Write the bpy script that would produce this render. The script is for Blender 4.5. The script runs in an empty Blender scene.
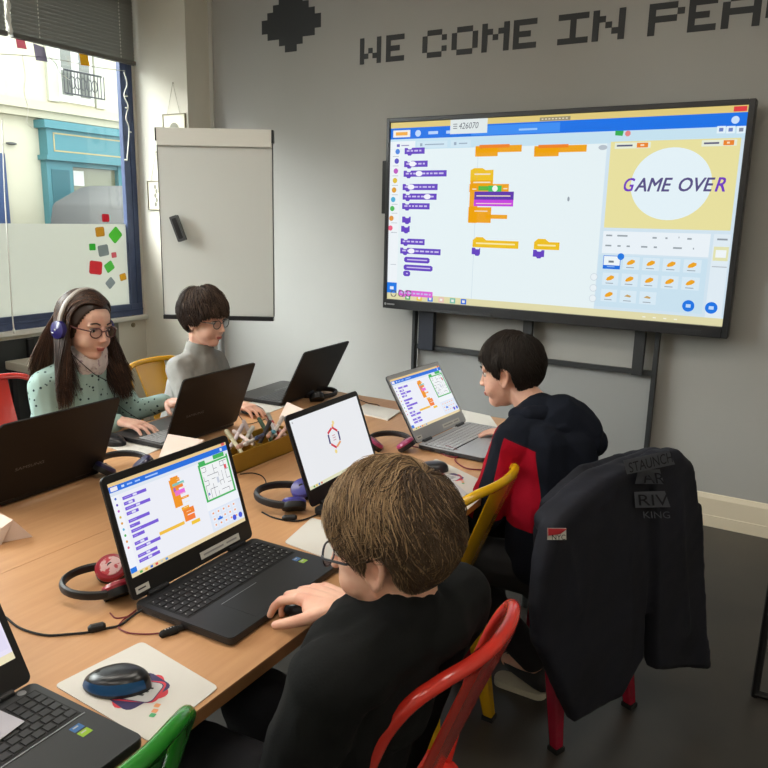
import bpy, bmesh, math, random
from mathutils import Vector, Matrix, Euler, noise
PI = math.pi
R = math.radians
scn = bpy.context.scene
COL = scn.collection
random.seed(7)

# ------------------------------------------------------------------ camera
YAW, PITCH, ROLL, FPX = 0.53178, 0.21827, 0.022358, 745.83
CAM_O = Vector((0, 0, 1.52))
_f = Vector((-math.sin(YAW)*math.cos(PITCH), math.cos(YAW)*math.cos(PITCH), -math.sin(PITCH)))
_r = _f.cross(Vector((0, 0, 1))).normalized()
_u = _r.cross(_f)
CR = _r*math.cos(ROLL) + _u*math.sin(ROLL)
CU = -_r*math.sin(ROLL) + _u*math.cos(ROLL)
CF = _f
cam = bpy.data.objects.new('camera', bpy.data.cameras.new('camera'))
COL.objects.link(cam)
cam.data.sensor_width = 36
cam.data.lens = 36*FPX/768
cam.data.clip_start = 0.05
m = Matrix.Identity(4)
for i in range(3):
    m[i][0] = CR[i]; m[i][1] = CU[i]; m[i][2] = -CF[i]; m[i][3] = CAM_O[i]
cam.matrix_world = m
scn.camera = cam

def P(px, py, axis, val):
    """point of a known world plane seen at a pixel of the photograph (used for measuring)"""
    d = CR*((px-384)/FPX) - CU*((py-384)/FPX) + CF
    a = 'xyz'.index(axis)
    return CAM_O + d*((val-CAM_O[a])/d[a])

# ------------------------------------------------------------------ materials
def lin(v):
    v /= 255.0
    return v/12.92 if v <= .04045 else ((v+.055)/1.055)**2.4
def C(r, g, b): return (lin(r), lin(g), lin(b), 1)
MATS = {}
def mat(name, rgb, rough=.5, metal=0., spec=.5, noise_=None, bump=None, coat=0., trans=0., alpha=1., sheen=0., stretch=None):
    if name in MATS: return MATS[name]
    m = bpy.data.materials.new(name); m.use_nodes = True
    nt = m.node_tree; b = nt.nodes['Principled BSDF']
    b.inputs['Base Color'].default_value = C(*rgb)
    b.inputs['Roughness'].default_value = rough
    b.inputs['Metallic'].default_value = metal
    b.inputs['Specular IOR Level'].default_value = spec
    b.inputs['Coat Weight'].default_value = coat
    b.inputs['Coat Roughness'].default_value = .12
    b.inputs['Transmission Weight'].default_value = trans
    b.inputs['Alpha'].default_value = alpha
    b.inputs['Sheen Weight'].default_value = sheen
    if noise_ or bump:
        tc = nt.nodes.new('ShaderNodeTexCoord'); mp = nt.nodes.new('ShaderNodeMapping')
        nt.links.new(tc.outputs['Object'], mp.inputs[0])
        if stretch: mp.inputs['Scale'].default_value = stretch
    if noise_:
        sc, rgb2, lo, hi = noise_
        n = nt.nodes.new('ShaderNodeTexNoise'); n.inputs['Scale'].default_value = sc; n.inputs['Detail'].default_value = 6
        rp = nt.nodes.new('ShaderNodeMapRange'); rp.inputs[1].default_value = lo; rp.inputs[2].default_value = hi
        mx = nt.nodes.new('ShaderNodeMix'); mx.data_type = 'RGBA'
        mx.inputs[6].default_value = C(*rgb); mx.inputs[7].default_value = C(*rgb2)
        nt.links.new(mp.outputs[0], n.inputs['Vector']); nt.links.new(n.outputs[0], rp.inputs[0])
        nt.links.new(rp.outputs[0], mx.inputs[0]); nt.links.new(mx.outputs[2], b.inputs['Base Color'])
    if bump:
        sc, st, dist = bump
        n = nt.nodes.new('ShaderNodeTexNoise'); n.inputs['Scale'].default_value = sc; n.inputs['Detail'].default_value = 4
        bp = nt.nodes.new('ShaderNodeBump'); bp.inputs['Strength'].default_value = st; bp.inputs['Distance'].default_value = dist
        nt.links.new(mp.outputs[0], n.inputs['Vector']); nt.links.new(n.outputs[0], bp.inputs['Height'])
        nt.links.new(bp.outputs[0], b.inputs['Normal'])
    MATS[name] = m
    return m
def emi(r, g, b, s=1.):
    k = 'screen_%d_%d_%d_%d' % (r, g, b, int(s*100))
    if k in MATS: return MATS[k]
    m = bpy.data.materials.new(k); m.use_nodes = True
    bs = m.node_tree.nodes['Principled BSDF']
    bs.inputs['Base Color'].default_value = (.01, .01, .01, 1)
    bs.inputs['Roughness'].default_value = .35
    bs.inputs['Specular IOR Level'].default_value = .12
    bs.inputs['Emission Color'].default_value = C(r, g, b)
    bs.inputs['Emission Strength'].default_value = s
    MATS[k] = m
    return m
def thin_glass(name, tint, refl=.08):
    m = bpy.data.materials.new(name); m.use_nodes = True
    nt = m.node_tree; nt.nodes.remove(nt.nodes['Principled BSDF'])
    out = nt.nodes['Material Output']
    t = nt.nodes.new('ShaderNodeBsdfTransparent'); t.inputs[0].default_value = C(*tint)
    g = nt.nodes.new('ShaderNodeBsdfGlossy'); g.inputs['Roughness'].default_value = .02
    mx = nt.nodes.new('ShaderNodeMixShader'); mx.inputs[0].default_value = refl
    nt.links.new(t.outputs[0], mx.inputs[1]); nt.links.new(g.outputs[0], mx.inputs[2])
    nt.links.new(mx.outputs[0], out.inputs[0]); MATS[name] = m
    return m
def film(name, rgb, transl=.6):
    m = bpy.data.materials.new(name); m.use_nodes = True
    nt = m.node_tree; nt.nodes.remove(nt.nodes['Principled BSDF'])
    out = nt.nodes['Material Output']
    t = nt.nodes.new('ShaderNodeBsdfTranslucent'); t.inputs[0].default_value = C(*rgb)
    g = nt.nodes.new('ShaderNodeBsdfDiffuse'); g.inputs[0].default_value = C(*rgb)
    mx = nt.nodes.new('ShaderNodeMixShader'); mx.inputs[0].default_value = transl
    nt.links.new(g.outputs[0], mx.inputs[1]); nt.links.new(t.outputs[0], mx.inputs[2])
    nt.links.new(mx.outputs[0], out.inputs[0]); MATS[name] = m
    return m

def vinyl(name, rgb):
    m = bpy.data.materials.new(name); m.use_nodes = True
    nt = m.node_tree; nt.nodes.remove(nt.nodes['Principled BSDF'])
    out = nt.nodes['Material Output']
    t = nt.nodes.new('ShaderNodeBsdfTransparent'); t.inputs[0].default_value = C(*rgb)
    g = nt.nodes.new('ShaderNodeBsdfDiffuse'); g.inputs[0].default_value = C(*rgb)
    mx = nt.nodes.new('ShaderNodeMixShader'); mx.inputs[0].default_value = .3
    nt.links.new(t.outputs[0], mx.inputs[1]); nt.links.new(g.outputs[0], mx.inputs[2])
    nt.links.new(mx.outputs[0], out.inputs[0]); MATS[name] = m
    return m

# ------------------------------------------------------------------ mesh builder
class MB:
    def __init__(s, m=None):
        s.V = []; s.F = []; s.I = []; s.mats = []; s.T = Matrix.Identity(4); s.cur = 0
        if m: s.use(m)
    def use(s, m):
        if m not in s.mats: s.mats.append(m)
        s.cur = s.mats.index(m); return s
    def add(s, vs, fs):
        o = len(s.V)
        s.V += [tuple(s.T @ Vector(v)) for v in vs]
        s.F += [tuple(i+o for i in f) for f in fs]; s.I += [s.cur]*len(fs)
    def box(s, x0, x1, y0, y1, z0, z1):
        s.add([(x0,y0,z0),(x1,y0,z0),(x1,y1,z0),(x0,y1,z0),(x0,y0,z1),(x1,y0,z1),(x1,y1,z1),(x0,y1,z1)],
              [(0,3,2,1),(4,5,6,7),(0,1,5,4),(1,2,6,5),(2,3,7,6),(3,0,4,7)])
    def prism(s, poly, z0, z1, ax='z', top=None):
        n = len(poly); top = top or poly
        f = {'z': lambda a, b, c: (a, b, c), 'y': lambda a, b, c: (a, c, b), 'x': lambda a, b, c: (c, a, b)}[ax]
        vs = [f(a, b, z0) for a, b in poly] + [f(a, b, z1) for a, b in top]
        fs = [tuple(range(n-1, -1, -1)), tuple(range(n, 2*n))] + [(i, (i+1) % n, n+(i+1) % n, n+i) for i in range(n)]
        s.add(vs, fs)
    def quad(s, a, b, c, d): s.add([a, b, c, d], [(0, 1, 2, 3)])
    def tube(s, path, r, n=10, closed=False, flat=1.):
        path = [Vector(p) for p in path]; k = len(path)
        rs = r if isinstance(r, (list, tuple)) else [r]*k
        t0 = (path[1]-path[0]).normalized()
        up = Vector((0, 0, 1)) if abs(t0.z) < .9 else Vector((1, 0, 0))
        nx = t0.cross(up).normalized(); vs = []
        for i, p in enumerate(path):
            if closed: t = (path[(i+1) % k]-path[i-1])
            elif i == 0: t = path[1]-path[0]
            elif i == k-1: t = path[-1]-path[-2]
            else: t = path[i+1]-path[i-1]
            t = t.normalized() if t.length > 1e-9 else t0
            nx = (nx - t*nx.dot(t)).normalized(); ny = t.cross(nx)
            for j in range(n):
                a = 2*PI*j/n
                vs.append(p + nx*math.cos(a)*rs[i] + ny*math.sin(a)*rs[i]*flat)
        fs = []
        for i in range(k if closed else k-1):
            i2 = (i+1) % k
            for j in range(n):
                j2 = (j+1) % n
                fs.append((i*n+j, i*n+j2, i2*n+j2, i2*n+j))
        if not closed:
            fs += [tuple(range(n-1, -1, -1)), tuple(range((k-1)*n, k*n))]
        s.add(vs, fs)
    def cyl(s, a, b, r0, r1=None, n=16): s.tube([a, b], [r0, r0 if r1 is None else r1], n)
    def ell(s, c, rad, rot=None, nu=16, nv=10):
        M = Matrix.Translation(Vector(c)) @ (rot.to_matrix().to_4x4() if rot else Matrix.Identity(4))
        rx, ry, rz = rad if isinstance(rad, (tuple, list)) else (rad,)*3
        vs = [M @ Vector((0, 0, rz))]
        for i in range(1, nv):
            ph = PI*i/nv
            for j in range(nu):
                th = 2*PI*j/nu
                vs.append(M @ Vector((rx*math.sin(ph)*math.cos(th), ry*math.sin(ph)*math.sin(th), rz*math.cos(ph))))
        vs.append(M @ Vector((0, 0, -rz)))
        fs = [(0, 1+j, 1+(j+1) % nu) for j in range(nu)]
        for i in range(nv-2):
            for j in range(nu):
                a = 1+i*nu+j; b = 1+i*nu+(j+1) % nu
                fs.append((a, a+nu, b+nu, b))
        l = len(vs)-1; o = 1+(nv-2)*nu
        fs += [(l, o+(j+1) % nu, o+j) for j in range(nu)]
        s.add(vs, fs)
    def cap(s, a, b, r0, r1=None, n=12):
        """tapered capsule"""
        r1 = r0 if r1 is None else r1
        a = Vector(a); b = Vector(b); d = (b-a)
        if d.length < 1e-6: s.ell(a, r0, None, n, 8); return
        d.normalize(); pts = []; rs = []
        for k in range(4):
            t = PI/2*(k+.25)/4.25
            pts.append(a - d*r0*math.cos(t)); rs.append(r0*math.sin(t))
        for k in range(1, 8): 
            f = k/8.; pts.append(a.lerp(b, f)); rs.append(r0+(r1-r0)*f)
        for k in range(3, -1, -1):
            t = PI/2*(k+.25)/4.25
            pts.append(b + d*r1*math.cos(t)); rs.append(r1*math.sin(t))
        s.tube(pts, rs, n)
    def chain(s, pts, rs, n=12):
        for i in range(len(pts)-1): s.cap(pts[i], pts[i+1], rs[i], rs[i+1], n)
    def lathe(s, prof, c=(0, 0, 0), n=24, flat=1.):
        vs = []; k = len(prof)
        for r, z in prof:
            for j in range(n):
                a = 2*PI*j/n; vs.append((c[0]+r*math.cos(a), c[1]+r*math.sin(a)*flat, c[2]+z))
        fs = []
        for i in range(k-1):
            for j in range(n):
                j2 = (j+1) % n; fs.append((i*n+j, i*n+j2, (i+1)*n+j2, (i+1)*n+j))
        fs += [tuple(range(n-1, -1, -1)), tuple(range((k-1)*n, k*n))]
        s.add(vs, fs)
    def mesh(s, name, ang=40):
        me = bpy.data.meshes.new(name)
        me.from_pydata(s.V, [], s.F)
        for m in s.mats: me.materials.append(m)
        me.polygons.foreach_set('material_index', s.I)
        me.update()
        if ang:
            me.polygons.foreach_set('use_smooth', [True]*len(me.polygons))
            me.set_sharp_from_angle(angle=R(ang))
        return me
    def build(s, name, parent=None, loc=None, rot=None, ang=40, bevel=0):
        o = bpy.data.objects.new(name, s.mesh(name, ang)); COL.objects.link(o)
        if parent: o.parent = parent
        if loc is not None: o.location = loc
        if rot is not None: o.rotation_euler = rot
        if bevel:
            b = o.modifiers.new('bevel', 'BEVEL'); b.width = bevel; b.segments = 2; b.limit_method = 'ANGLE'
        return o

def rrect(x0, x1, y0, y1, r, n=4):
    p = []
    for cx, cy, a in ((x1-r, y1-r, 0), (x0+r, y1-r, 90), (x0+r, y0+r, 180), (x1-r, y0+r, 270)):
        for k in range(n+1):
            t = R(a+90.*k/n); p.append((cx+r*math.cos(t), cy+r*math.sin(t)))
    return p
def tag(o, label, cat, group=None):
    o['label'] = label; o['category'] = cat
    if group: o['group'] = group
    return o
def thing(name, label, cat, loc=(0, 0, 0), rz=0, group=None):
    o = bpy.data.objects.new(name, None); COL.objects.link(o)
    o.empty_display_size = .1
    o.location = loc; o.rotation_euler = (0, 0, rz)
    return tag(o, label, cat, group)
def struct(o): o['kind'] = 'structure'; return o
def spline(pts, n=8):
    """Catmull-Rom through points"""
    pts = [Vector(p) for p in pts]; q = [pts[0]*2-pts[1]] + pts + [pts[-1]*2-pts[-2]]; out = []
    for i in range(1, len(q)-2):
        for k in range(n):
            t = k/n; a, b, c, d = q[i-1], q[i], q[i+1], q[i+2]
            out.append(.5*((2*b)+(c-a)*t+(2*a-5*b+4*c-d)*t*t+(3*b-a-3*c+d)*t**3))
    out.append(pts[-1]); return out
def vox(mb, voxel, smooth=3, fac=.5):
    """one continuous closed surface out of overlapping closed shapes"""
    me = mb.mesh('tmp', 0); o = bpy.data.objects.new('tmp', me); COL.objects.link(o)
    r = o.modifiers.new('r', 'REMESH'); r.mode = 'VOXEL'; r.voxel_size = voxel; r.use_smooth_shade = True
    if smooth:
        s = o.modifiers.new('s', 'SMOOTH'); s.factor = fac; s.iterations = smooth
    dg = bpy.context.evaluated_depsgraph_get(); dg.update()
    out = bpy.data.meshes.new_from_object(o.evaluated_get(dg), depsgraph=dg)
    bpy.data.objects.remove(o); bpy.data.meshes.remove(me)
    out.polygons.foreach_set('use_smooth', [True]*len(out.polygons))
    return out
def put(me, name, mats, parent=None):
    me.name = name; me.materials.clear()
    for m in mats: me.materials.append(m)
    o = bpy.data.objects.new(name, me); COL.objects.link(o)
    if parent: o.parent = parent
    return o
def shift(me, v):
    me.transform(Matrix.Translation(-Vector(v)))
def text_geo(txt, size, shear=0., font=None):
    cu = bpy.data.curves.new('t', 'FONT'); cu.body = txt; cu.size = size; cu.shear = shear; cu.resolution_u = 3
    o = bpy.data.objects.new('t', cu); COL.objects.link(o)
    dg = bpy.context.evaluated_depsgraph_get(); dg.update()
    me = bpy.data.meshes.new_from_object(o.evaluated_get(dg), depsgraph=dg)
    vs = [tuple(v.co) for v in me.vertices]; fs = [tuple(p.vertices) for p in me.polygons]
    bpy.data.objects.remove(o); bpy.data.curves.remove(cu); bpy.data.meshes.remove(me)
    xs = [v[0] for v in vs]; ys = [v[1] for v in vs]
    x0, y0 = min(xs), min(ys); w = max(xs)-x0; h = max(ys)-y0
    return [((v[0]-x0), (v[1]-y0)) for v in vs], fs, w, h
def add_text(mb, txt, fit_w, fit_h, org, ux, uy, shear=0.):
    """lettering laid on a surface: org lower left corner, ux/uy unit vectors"""
    vs, fs, w, h = text_geo(txt, 1, shear)
    org, ux, uy = Vector(org), Vector(ux), Vector(uy)
    mb.add([org + ux*(a/w*fit_w) + uy*(b/h*fit_h) for a, b in vs], fs)

# common materials
M_black = mat('black_plastic', (22, 22, 24), .45, spec=.4, bump=(400, .05, .001))
M_blackgloss = mat('black_gloss', (14, 14, 16), .18, spec=.5)
M_dkgrey = mat('dark_grey_plastic', (48, 49, 52), .5)
M_key = mat('key_black', (26, 26, 29), .5)
M_legend = mat('key_legend', (190, 190, 190), .6)
M_silver = mat('silver_metal', (170, 172, 176), .35, metal=.7)
M_white = mat('white_paper', (225, 222, 215), .8)
M_rubber = mat('rubber', (20, 20, 20), .8)
TZ = .74

exec_parts = []
# ================================================================== room
M_wall = mat('grey_wall_paint', (172, 171, 167), .75, noise_=(1.5, (166, 165, 161), .3, .7), bump=(120, .08, .002))
M_wallwhite = mat('cream_wall_paint', (222, 218, 206), .8, noise_=(2, (214, 210, 197), .3, .7), bump=(90, .08, .002))
M_ceil = mat('ceiling_paint', (225, 224, 220), .9)
M_floor = mat('dark_floor', (66, 62, 57), .42, noise_=(3, (56, 53, 50), .35, .65), bump=(60, .05, .001))
M_base = mat('baseboard_paint', (226, 214, 190), .55)
M_blue = mat('blue_window_paint', (66, 80, 116), .45, noise_=(8, (58, 72, 106), .4, .6))
XW, YW, XR, YB, ZC = -4.26, 4.0, 2.2, -2.4, 3.2
Y1 = 3.765; ZS = .841; ZT = 2.98
def st(name, *boxes, mat_=None, bevel=0):
    b = MB(mat_)
    for q in boxes: b.box(*q)
    return struct(b.build(name, ang=0, bevel=bevel))
st('floor', (XW-.25, XR+.2, YB-.2, YW+.2, -.12, 0), mat_=M_floor)
st('ceiling', (XW-.25, XR+.2, YB-.2, YW+.2, ZC, ZC+.12), mat_=M_ceil)
st('wall_back', (XW-.25, XR+.2, YW, YW+.15, 0, ZC), mat_=M_wall)
st('wall_right', (XR, XR+.15, YB, YW, 0, ZC), mat_=M_wallwhite)
st('wall_front', (XW-.25, XR+.2, YB-.15, YB, 0, ZC), mat_=M_wallwhite)
# window wall with a long shop window
b = MB(M_wallwhite)
b.box(XW-.2, XW, YB, YW, 0, .77)
b.box(XW-.2, XW, YB, YW, ZT, ZC)
b.box(XW-.045, XW, Y1, YW, .77, ZT)
b.box(XW-.2, XW, YB, -1.9, .77, ZT)
struct(b.build('wall_left', ang=0))
# boxed column in the corner and its pale edge strip
st('wall_column', (XW, -3.766, 3.781, YW, 0, ZC), mat_=M_wallwhite)
st('trim_2', (-3.766, -3.735, YW-.012, YW, 0, ZC), mat_=mat('pale_trim', (205, 205, 200), .6))
st('trim_1', (XW-.2, XW+.035, YB, Y1+.02, .77, .80), mat_=mat('sill_white', (222, 222, 216), .5), bevel=.005)
b = MB(M_base); b.prism([(YW, 0), (YW-.018, 0), (YW-.018, .06), (YW-.015, .062), (YW-.015, .15), (YW-.006, .172), (YW, .175)], -3.766, XR, 'x')
struct(b.build('baseboard_back', ang=20))
# window frames: two bays, mullion at y = -0.2
M_pane = thin_glass('window_glass', (246, 250, 250), .04)
M_film = film('frosted_film', (184, 184, 178), .75)
for wi, (ya, yb) in enumerate(((-.15, Y1), (-1.9, -.22))):
    w = bpy.data.objects.new('window_%d' % (wi+1), None); COL.objects.link(w); struct(w); w.location = (XW, ya, .80)
    H = ZT-.80; L = yb-ya
    b = MB(M_blue)
    b.box(-.040, -.002, 0, L, 0, .085); b.box(-.040, -.002, 0, L, H-.08, H)
    b.box(-.040, -.002, L-.10, L, .085, H-.08); b.box(-.040, -.002, 0, .09, .085, H-.08)
    b.box(-.030, .004, L-.048, L-.036, .085, H-.08); b.box(-.030, .003, L-.106, L-.098, .05, H-.08)
    b.box(-.03, .003, 0, L, .036, .05)
    b.build('window_frame', w, ang=0, bevel=.003)
    b = MB(M_pane); b.box(-.026, -.020, .09, L-.10, .085, H-.08); b.build('window_pane', w, ang=0)
    b = MB(M_film); b.box(-.0195, -.0185, .09, L-.10, .085, 1.442-.80); b.build('frosted_film', w, ang=0)
st('wall_mullion', (XW-.2, XW, -.22, -.15, .80, ZT), mat_=M_blue)
# unseen ceiling lamps, added to brighten the room
M_lamp = emi(255, 246, 232, 8.5)
for i, (x, y) in enumerate(((-2.9, 1.2), (-1.0, 1.2), (1.0, 1.2), (-1.0, -1.2), (1.0, -1.2), (-2.9, -1.2))):
    t = thing('added_ceiling_light', 'flat white lamp panel added above the room as fill light, outside the picture', 'ceiling lamp', (x, y, ZC-.03), 0, 'added ceiling lamp panels')
    b = MB(M_silver); b.box(-.62, .62, -.32, .32, 0, .03); b.build('frame', t, ang=0)
    b = MB(M_lamp); b.box(-.59, .59, -.29, .29, -.004, 0); b.build('diffuser', t, ang=0)

# ---- blind
def blind(y0, y1, zb, label, name='venetian_blind'):
    t = thing(name, label, 'blind', (XW+.05, y0, zb), 0)
    L = y1-y0
    b = MB(mat('blind_slat', (128, 128, 124), .55))
    z = .03
    while zb+z < 3.03:
        b.T = Matrix.Translation((0, 0, z)) @ Matrix.Rotation(R(70), 4, 'Y')
        b.box(-.0128, .0128, 0, L, -.0006, .0006); z += .0215
    b.T = Matrix.Identity(4)
    b.build('slats', t, ang=0)
    b = MB(mat('blind_rail', (98, 98, 94), .5)); b.box(-.016, .016, -.002, L+.002, 0, .026); b.build('bottom_rail', t, ang=0, bevel=.003)
    b = MB(mat('blind_head', (110, 110, 106), .5)); b.box(-.02, .02, 0, L, 3.03-zb, 3.09-zb); b.build('head_rail', t, ang=0)
    for yy in (.17, L-.12):
        if yy > L: continue
        b = MB(mat('blind_cord', (215, 215, 205), .7))
        zz = .03
        while zz < 3.03-zb:
            b.box(.013, .0155, yy-.002, yy+.002, zz, zz+.012); zz += .0215
        b.build('ladder_cord', t, ang=0)
    return t
zb_l = 2.49
blind(2.86, 3.745, 2.488, 'grey venetian blind drawn halfway, the wide one reaching the white wall')
blind(1.6, 2.825, 2.488, 'grey venetian blind at the left edge of the picture, beyond the white rope')
b = MB(mat('white_cord', (228, 228, 222), .7))
b.tube([(0, .004*math.sin(k), 2.50+.02*k) for k in range(26)], [.012 + .004*math.sin(k*1.9) for k in range(26)], 8)
tag(b.build('blind_rope', loc=(XW+.06, 2.842, 0)), 'fluffy white rope hanging between the two blinds', 'rope')
b = MB(mat('white_cord', (228, 228, 222), .7))
pts = [P(*q, 'x', XW+.09) for q in ((2, 120), (5, 200), (9, 260), (12, 310), (14, 331))]
b.tube(spline([(0, 0, 0)]+[tuple(q-pts[0]) for q in pts[1:]]), .004, 6); b.ell(tuple(pts[-1]-pts[0]), (.008, .008, .018))
tag(b.build('pull_cord', loc=pts[0]), 'thin white pull cord hanging down to the window sill at far left', 'cord')

# ---- string of paper flags and wires in the window
xs_ = XW+.03
b = MB(mat('wire', (205, 205, 195), .5))
pts = [P(*q, 'x', xs_) for q in ((0, 54), (30, 56), (60, 60), (95, 67), (125, 71))]
org = pts[0]
b.tube(spline([q-org for q in pts]), .0022, 5)
for ch in (((22, 55), (25, 75), (24, 92), (28, 108), (27, 122), (33, 128)), ((48, 56), (56, 64), (60, 73), (70, 80)),):
    b.tube(spline([P(*q, 'x', xs_)-org for q in ch]), .002, 5)
bt = thing('bunting', 'pale wire with three small coloured paper flags strung across the window under the blind', 'bunting', org); b.build('wire', bt)
b = MB(mat('white_cord', (228, 228, 222), .7))
pts = [P(*q, 'x', xs_+.02) for q in ((124, 72), (127, 84), (124, 95), (128, 106), (126, 118), (129, 130), (127, 160))]
b.tube(spline([q-pts[0] for q in pts]), .004, 6)
for q in ((126, 96), (130, 132), (127, 108), (126, 160)):
    b.ell(P(*q, 'x', xs_+.02)-pts[0], (.008, .014, .006))
tag(b.build('fairy_light_string', loc=pts[0]), 'white fairy light string hanging down the blue window frame', 'string lights')
for (q, s_, c_, nm) in (((20.5, 42), 5.5, (178, 88, 110), 'small dark pink paper flag'), ((40, 53), 7, (118, 112, 140), 'mauve grey paper flag'), ((84, 59), 6, (226, 162, 40), 'orange yellow paper flag')):
    p = P(*q, 'x', xs_+.008); b = MB(vinyl('flag_%d' % c_[0], c_)); w = s_*5.0/745
    b.add([(0, -w*.9, w), (0, w*.7, w*.8), (.002, w, -w*.9), (.002, -w*.7, -w)], [(0, 3, 2, 1)])
    fo = b.build('paper_flag', bt, p-org, ang=0); fo['label'] = nm
# ---- window stickers
stk = [((105.7, 218), 7, (235, 60, 75), 'red square window sticker, the topmost one'), ((100, 231.8), 8.5, (226, 162, 55), 'orange square window sticker below the top red one'),
       ((115.4, 235), 11, (100, 215, 75), 'large green diamond shaped window sticker beside the frame'), ((92.4, 247), 6, (70, 200, 70), 'small green sticker at the left of the sticker cluster'),
       ((103.4, 250.5), 10, (150, 160, 165), 'grey square window sticker in the middle of the cluster'), ((114, 255), 5, (235, 110, 125), 'small pink window sticker'),
       ((95.8, 267.7), 12, (235, 65, 75), 'large red square window sticker low on the left'), ((109.4, 266.7), 8.5, (100, 210, 90), 'green round window sticker next to the large red one'),
       ((123, 277), 6.5, (240, 175, 50), 'small orange window sticker near the frame'), ((110.4, 283), 8, (165, 175, 185), 'pale grey window sticker, the lowest one')]
for k, (q, s_, c_, nm) in enumerate(stk):
    p = P(*q, 'x', XW-.0175); w = s_*5.6/745/2
    b = MB(vinyl('sticker_%d' % k, c_)); b.T = Matrix.Rotation(R([0, 5, 42, 0, 8, 5, -8, 30, 12, 40][k]), 4, 'X')
    b.add([(0, a_, c2) for a_, c2 in rrect(-w*1.15, w*1.15, -w, w, w*.35)], [tuple(range(20))])
    tag(b.build('window_sticker', loc=p, ang=0), nm, 'sticker', 'coloured stickers on the frosted glass')

# ---- under the window: dark panel, steel post, socket plates, low side table
st('trim_3', (XW, XW+.012, -1.9, 3.45, .05, .745), mat_=mat('dark_niche_panel', (42, 46, 46), .6))
st('trim_4', (XW, XW+.02, 3.46, 3.52, 0, .765), mat_=mat('steel_post', (120, 118, 108), .4, metal=.5))
for k, (q, nm) in enumerate((((133, 317.5), 'upper small brass wall switch beside the window corner'), ((133, 325), 'lower small brass wall switch beside the window corner'))):
    p = P(*q, 'x', XW+.001); b = MB(mat('brass', (150, 138, 110), .4, metal=.6)); b.T = Matrix.Rotation(R(90), 4, 'Y'); b.lathe([(.017, 0), (.017, .006), (.009, .008), (.009, .014)], n=16)
    tag(b.build('wall_switch', loc=p), nm, 'switch', 'small wall switches')
t = thing('side_table', 'low beige topped side table under the window behind the red chair', 'side table', (-4.09, 2.95, 0))
b = MB(mat('beige_top', (176, 170, 156), .5)); b.box(-.12, .13, -.31, .3, .58, .63); b.build('tabletop', t, ang=0, bevel=.004)
for sx in (-1, 1):
    for sy in (-1, 1):
        b = MB(M_black); b.box(sx*.1-.015, sx*.1+.015, sy*.28-.015, sy*.28+.015, 0, .58); b.build('leg', t, ang=0)
b = MB(M_black); b.box(-.012, .012, -.02, .02, 0, .74); tag(b.build('heater_pipe', loc=(XW+.03, 2.83, 0), ang=0), 'black vertical pipe against the dark panel under the window', 'pipe')

# ---- outside
M_stone = mat('facade_stone', (206, 199, 174), .85, noise_=(.8, (197, 190, 164), .35, .65))
M_stone2 = mat('facade_moulding', (190, 183, 158), .85)
M_teal = mat('teal_shopfront', (72, 128, 134), .5)
M_teal2 = mat('teal_shopfront_dark', (46, 98, 104), .5)
FX = -12.
st('ground_street', (-16, XW-.25, -12, 26, -.25, -.12), mat_=mat('asphalt', (120, 118, 114), .9, noise_=(2, (105, 104, 100), .3, .7)))
t = thing('building', 'cream stone building across the street with a teal shopfront', 'building', (FX, 0, -.12))
def fz(q): return P(*q, 'x', FX)
b = MB(M_stone); b.box(-.6, 0, -10, 24, 0, 5.6); b.build('wall', t, ang=0)
b = MB(M_stone2); b.box(0, .22, -10, 24, 3.30, 3.40); b.box(0, .14, -10, 24, 3.18, 3.30); b.box(0, .1, -10, 24, 3.40, 3.46); b.build('cornice', t, ang=0)
sh = MB(M_teal)
sh.box(0, .30, 8.42, 14.4, 3.02, 3.15); sh.box(0, .22, 8.50, 14.4, 2.55, 3.02); sh.box(0, .26, 8.45, 14.4, 2.50, 2.58)
sh.box(0, .16, 8.50, 9.02, 0, 2.5); sh.box(0, .16, 10.02, 10.16, 0, 2.5); sh.box(0, .16, 11.6, 11.75, 0, 2.5); sh.box(0, .12, 8.9, 14.4, 0, .9)
sh.box(0, .14, 9.0, 14.4, 2.42, 2.52); sh.box(0, .13, 10.1, 14.4, 2.12, 2.18)
s_ = sh.build('shopfront', t, ang=0)
b = MB(mat('gold_line', (176, 160, 110), .5))
for z in (2.66, 2.95): b.box(.221, .226, 8.62, 14.2, z-.012, z+.012)
b.box(.221, .226, 8.62, 8.645, 2.66, 2.95); b.build('gilt_line', s_, ang=0)
b = MB(M_teal2); b.box(.161, .17, 8.58, 8.94, .9, 1.28); b.box(.161, .17, 8.58, 8.94, 1.5, 2.35); b.build('panel', s_, ang=0)
b = MB(mat('shop_glass', (128, 128, 100), .1, spec=.6)); b.box(.02, .06, 9.02, 10.02, .9, 2.42); b.box(.02, .06, 10.16, 11.6, .9, 2.42); b.box(.02, .06, 11.75, 14.4, .9, 2.42); b.build('shop_window', s_, ang=0)
b = MB(mat('poster_pale', (226, 224, 214), .6)); b.box(.061, .064, 9.1, 9.32, 2.1, 2.36); b.build('poster', s_, ang=0)
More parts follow.
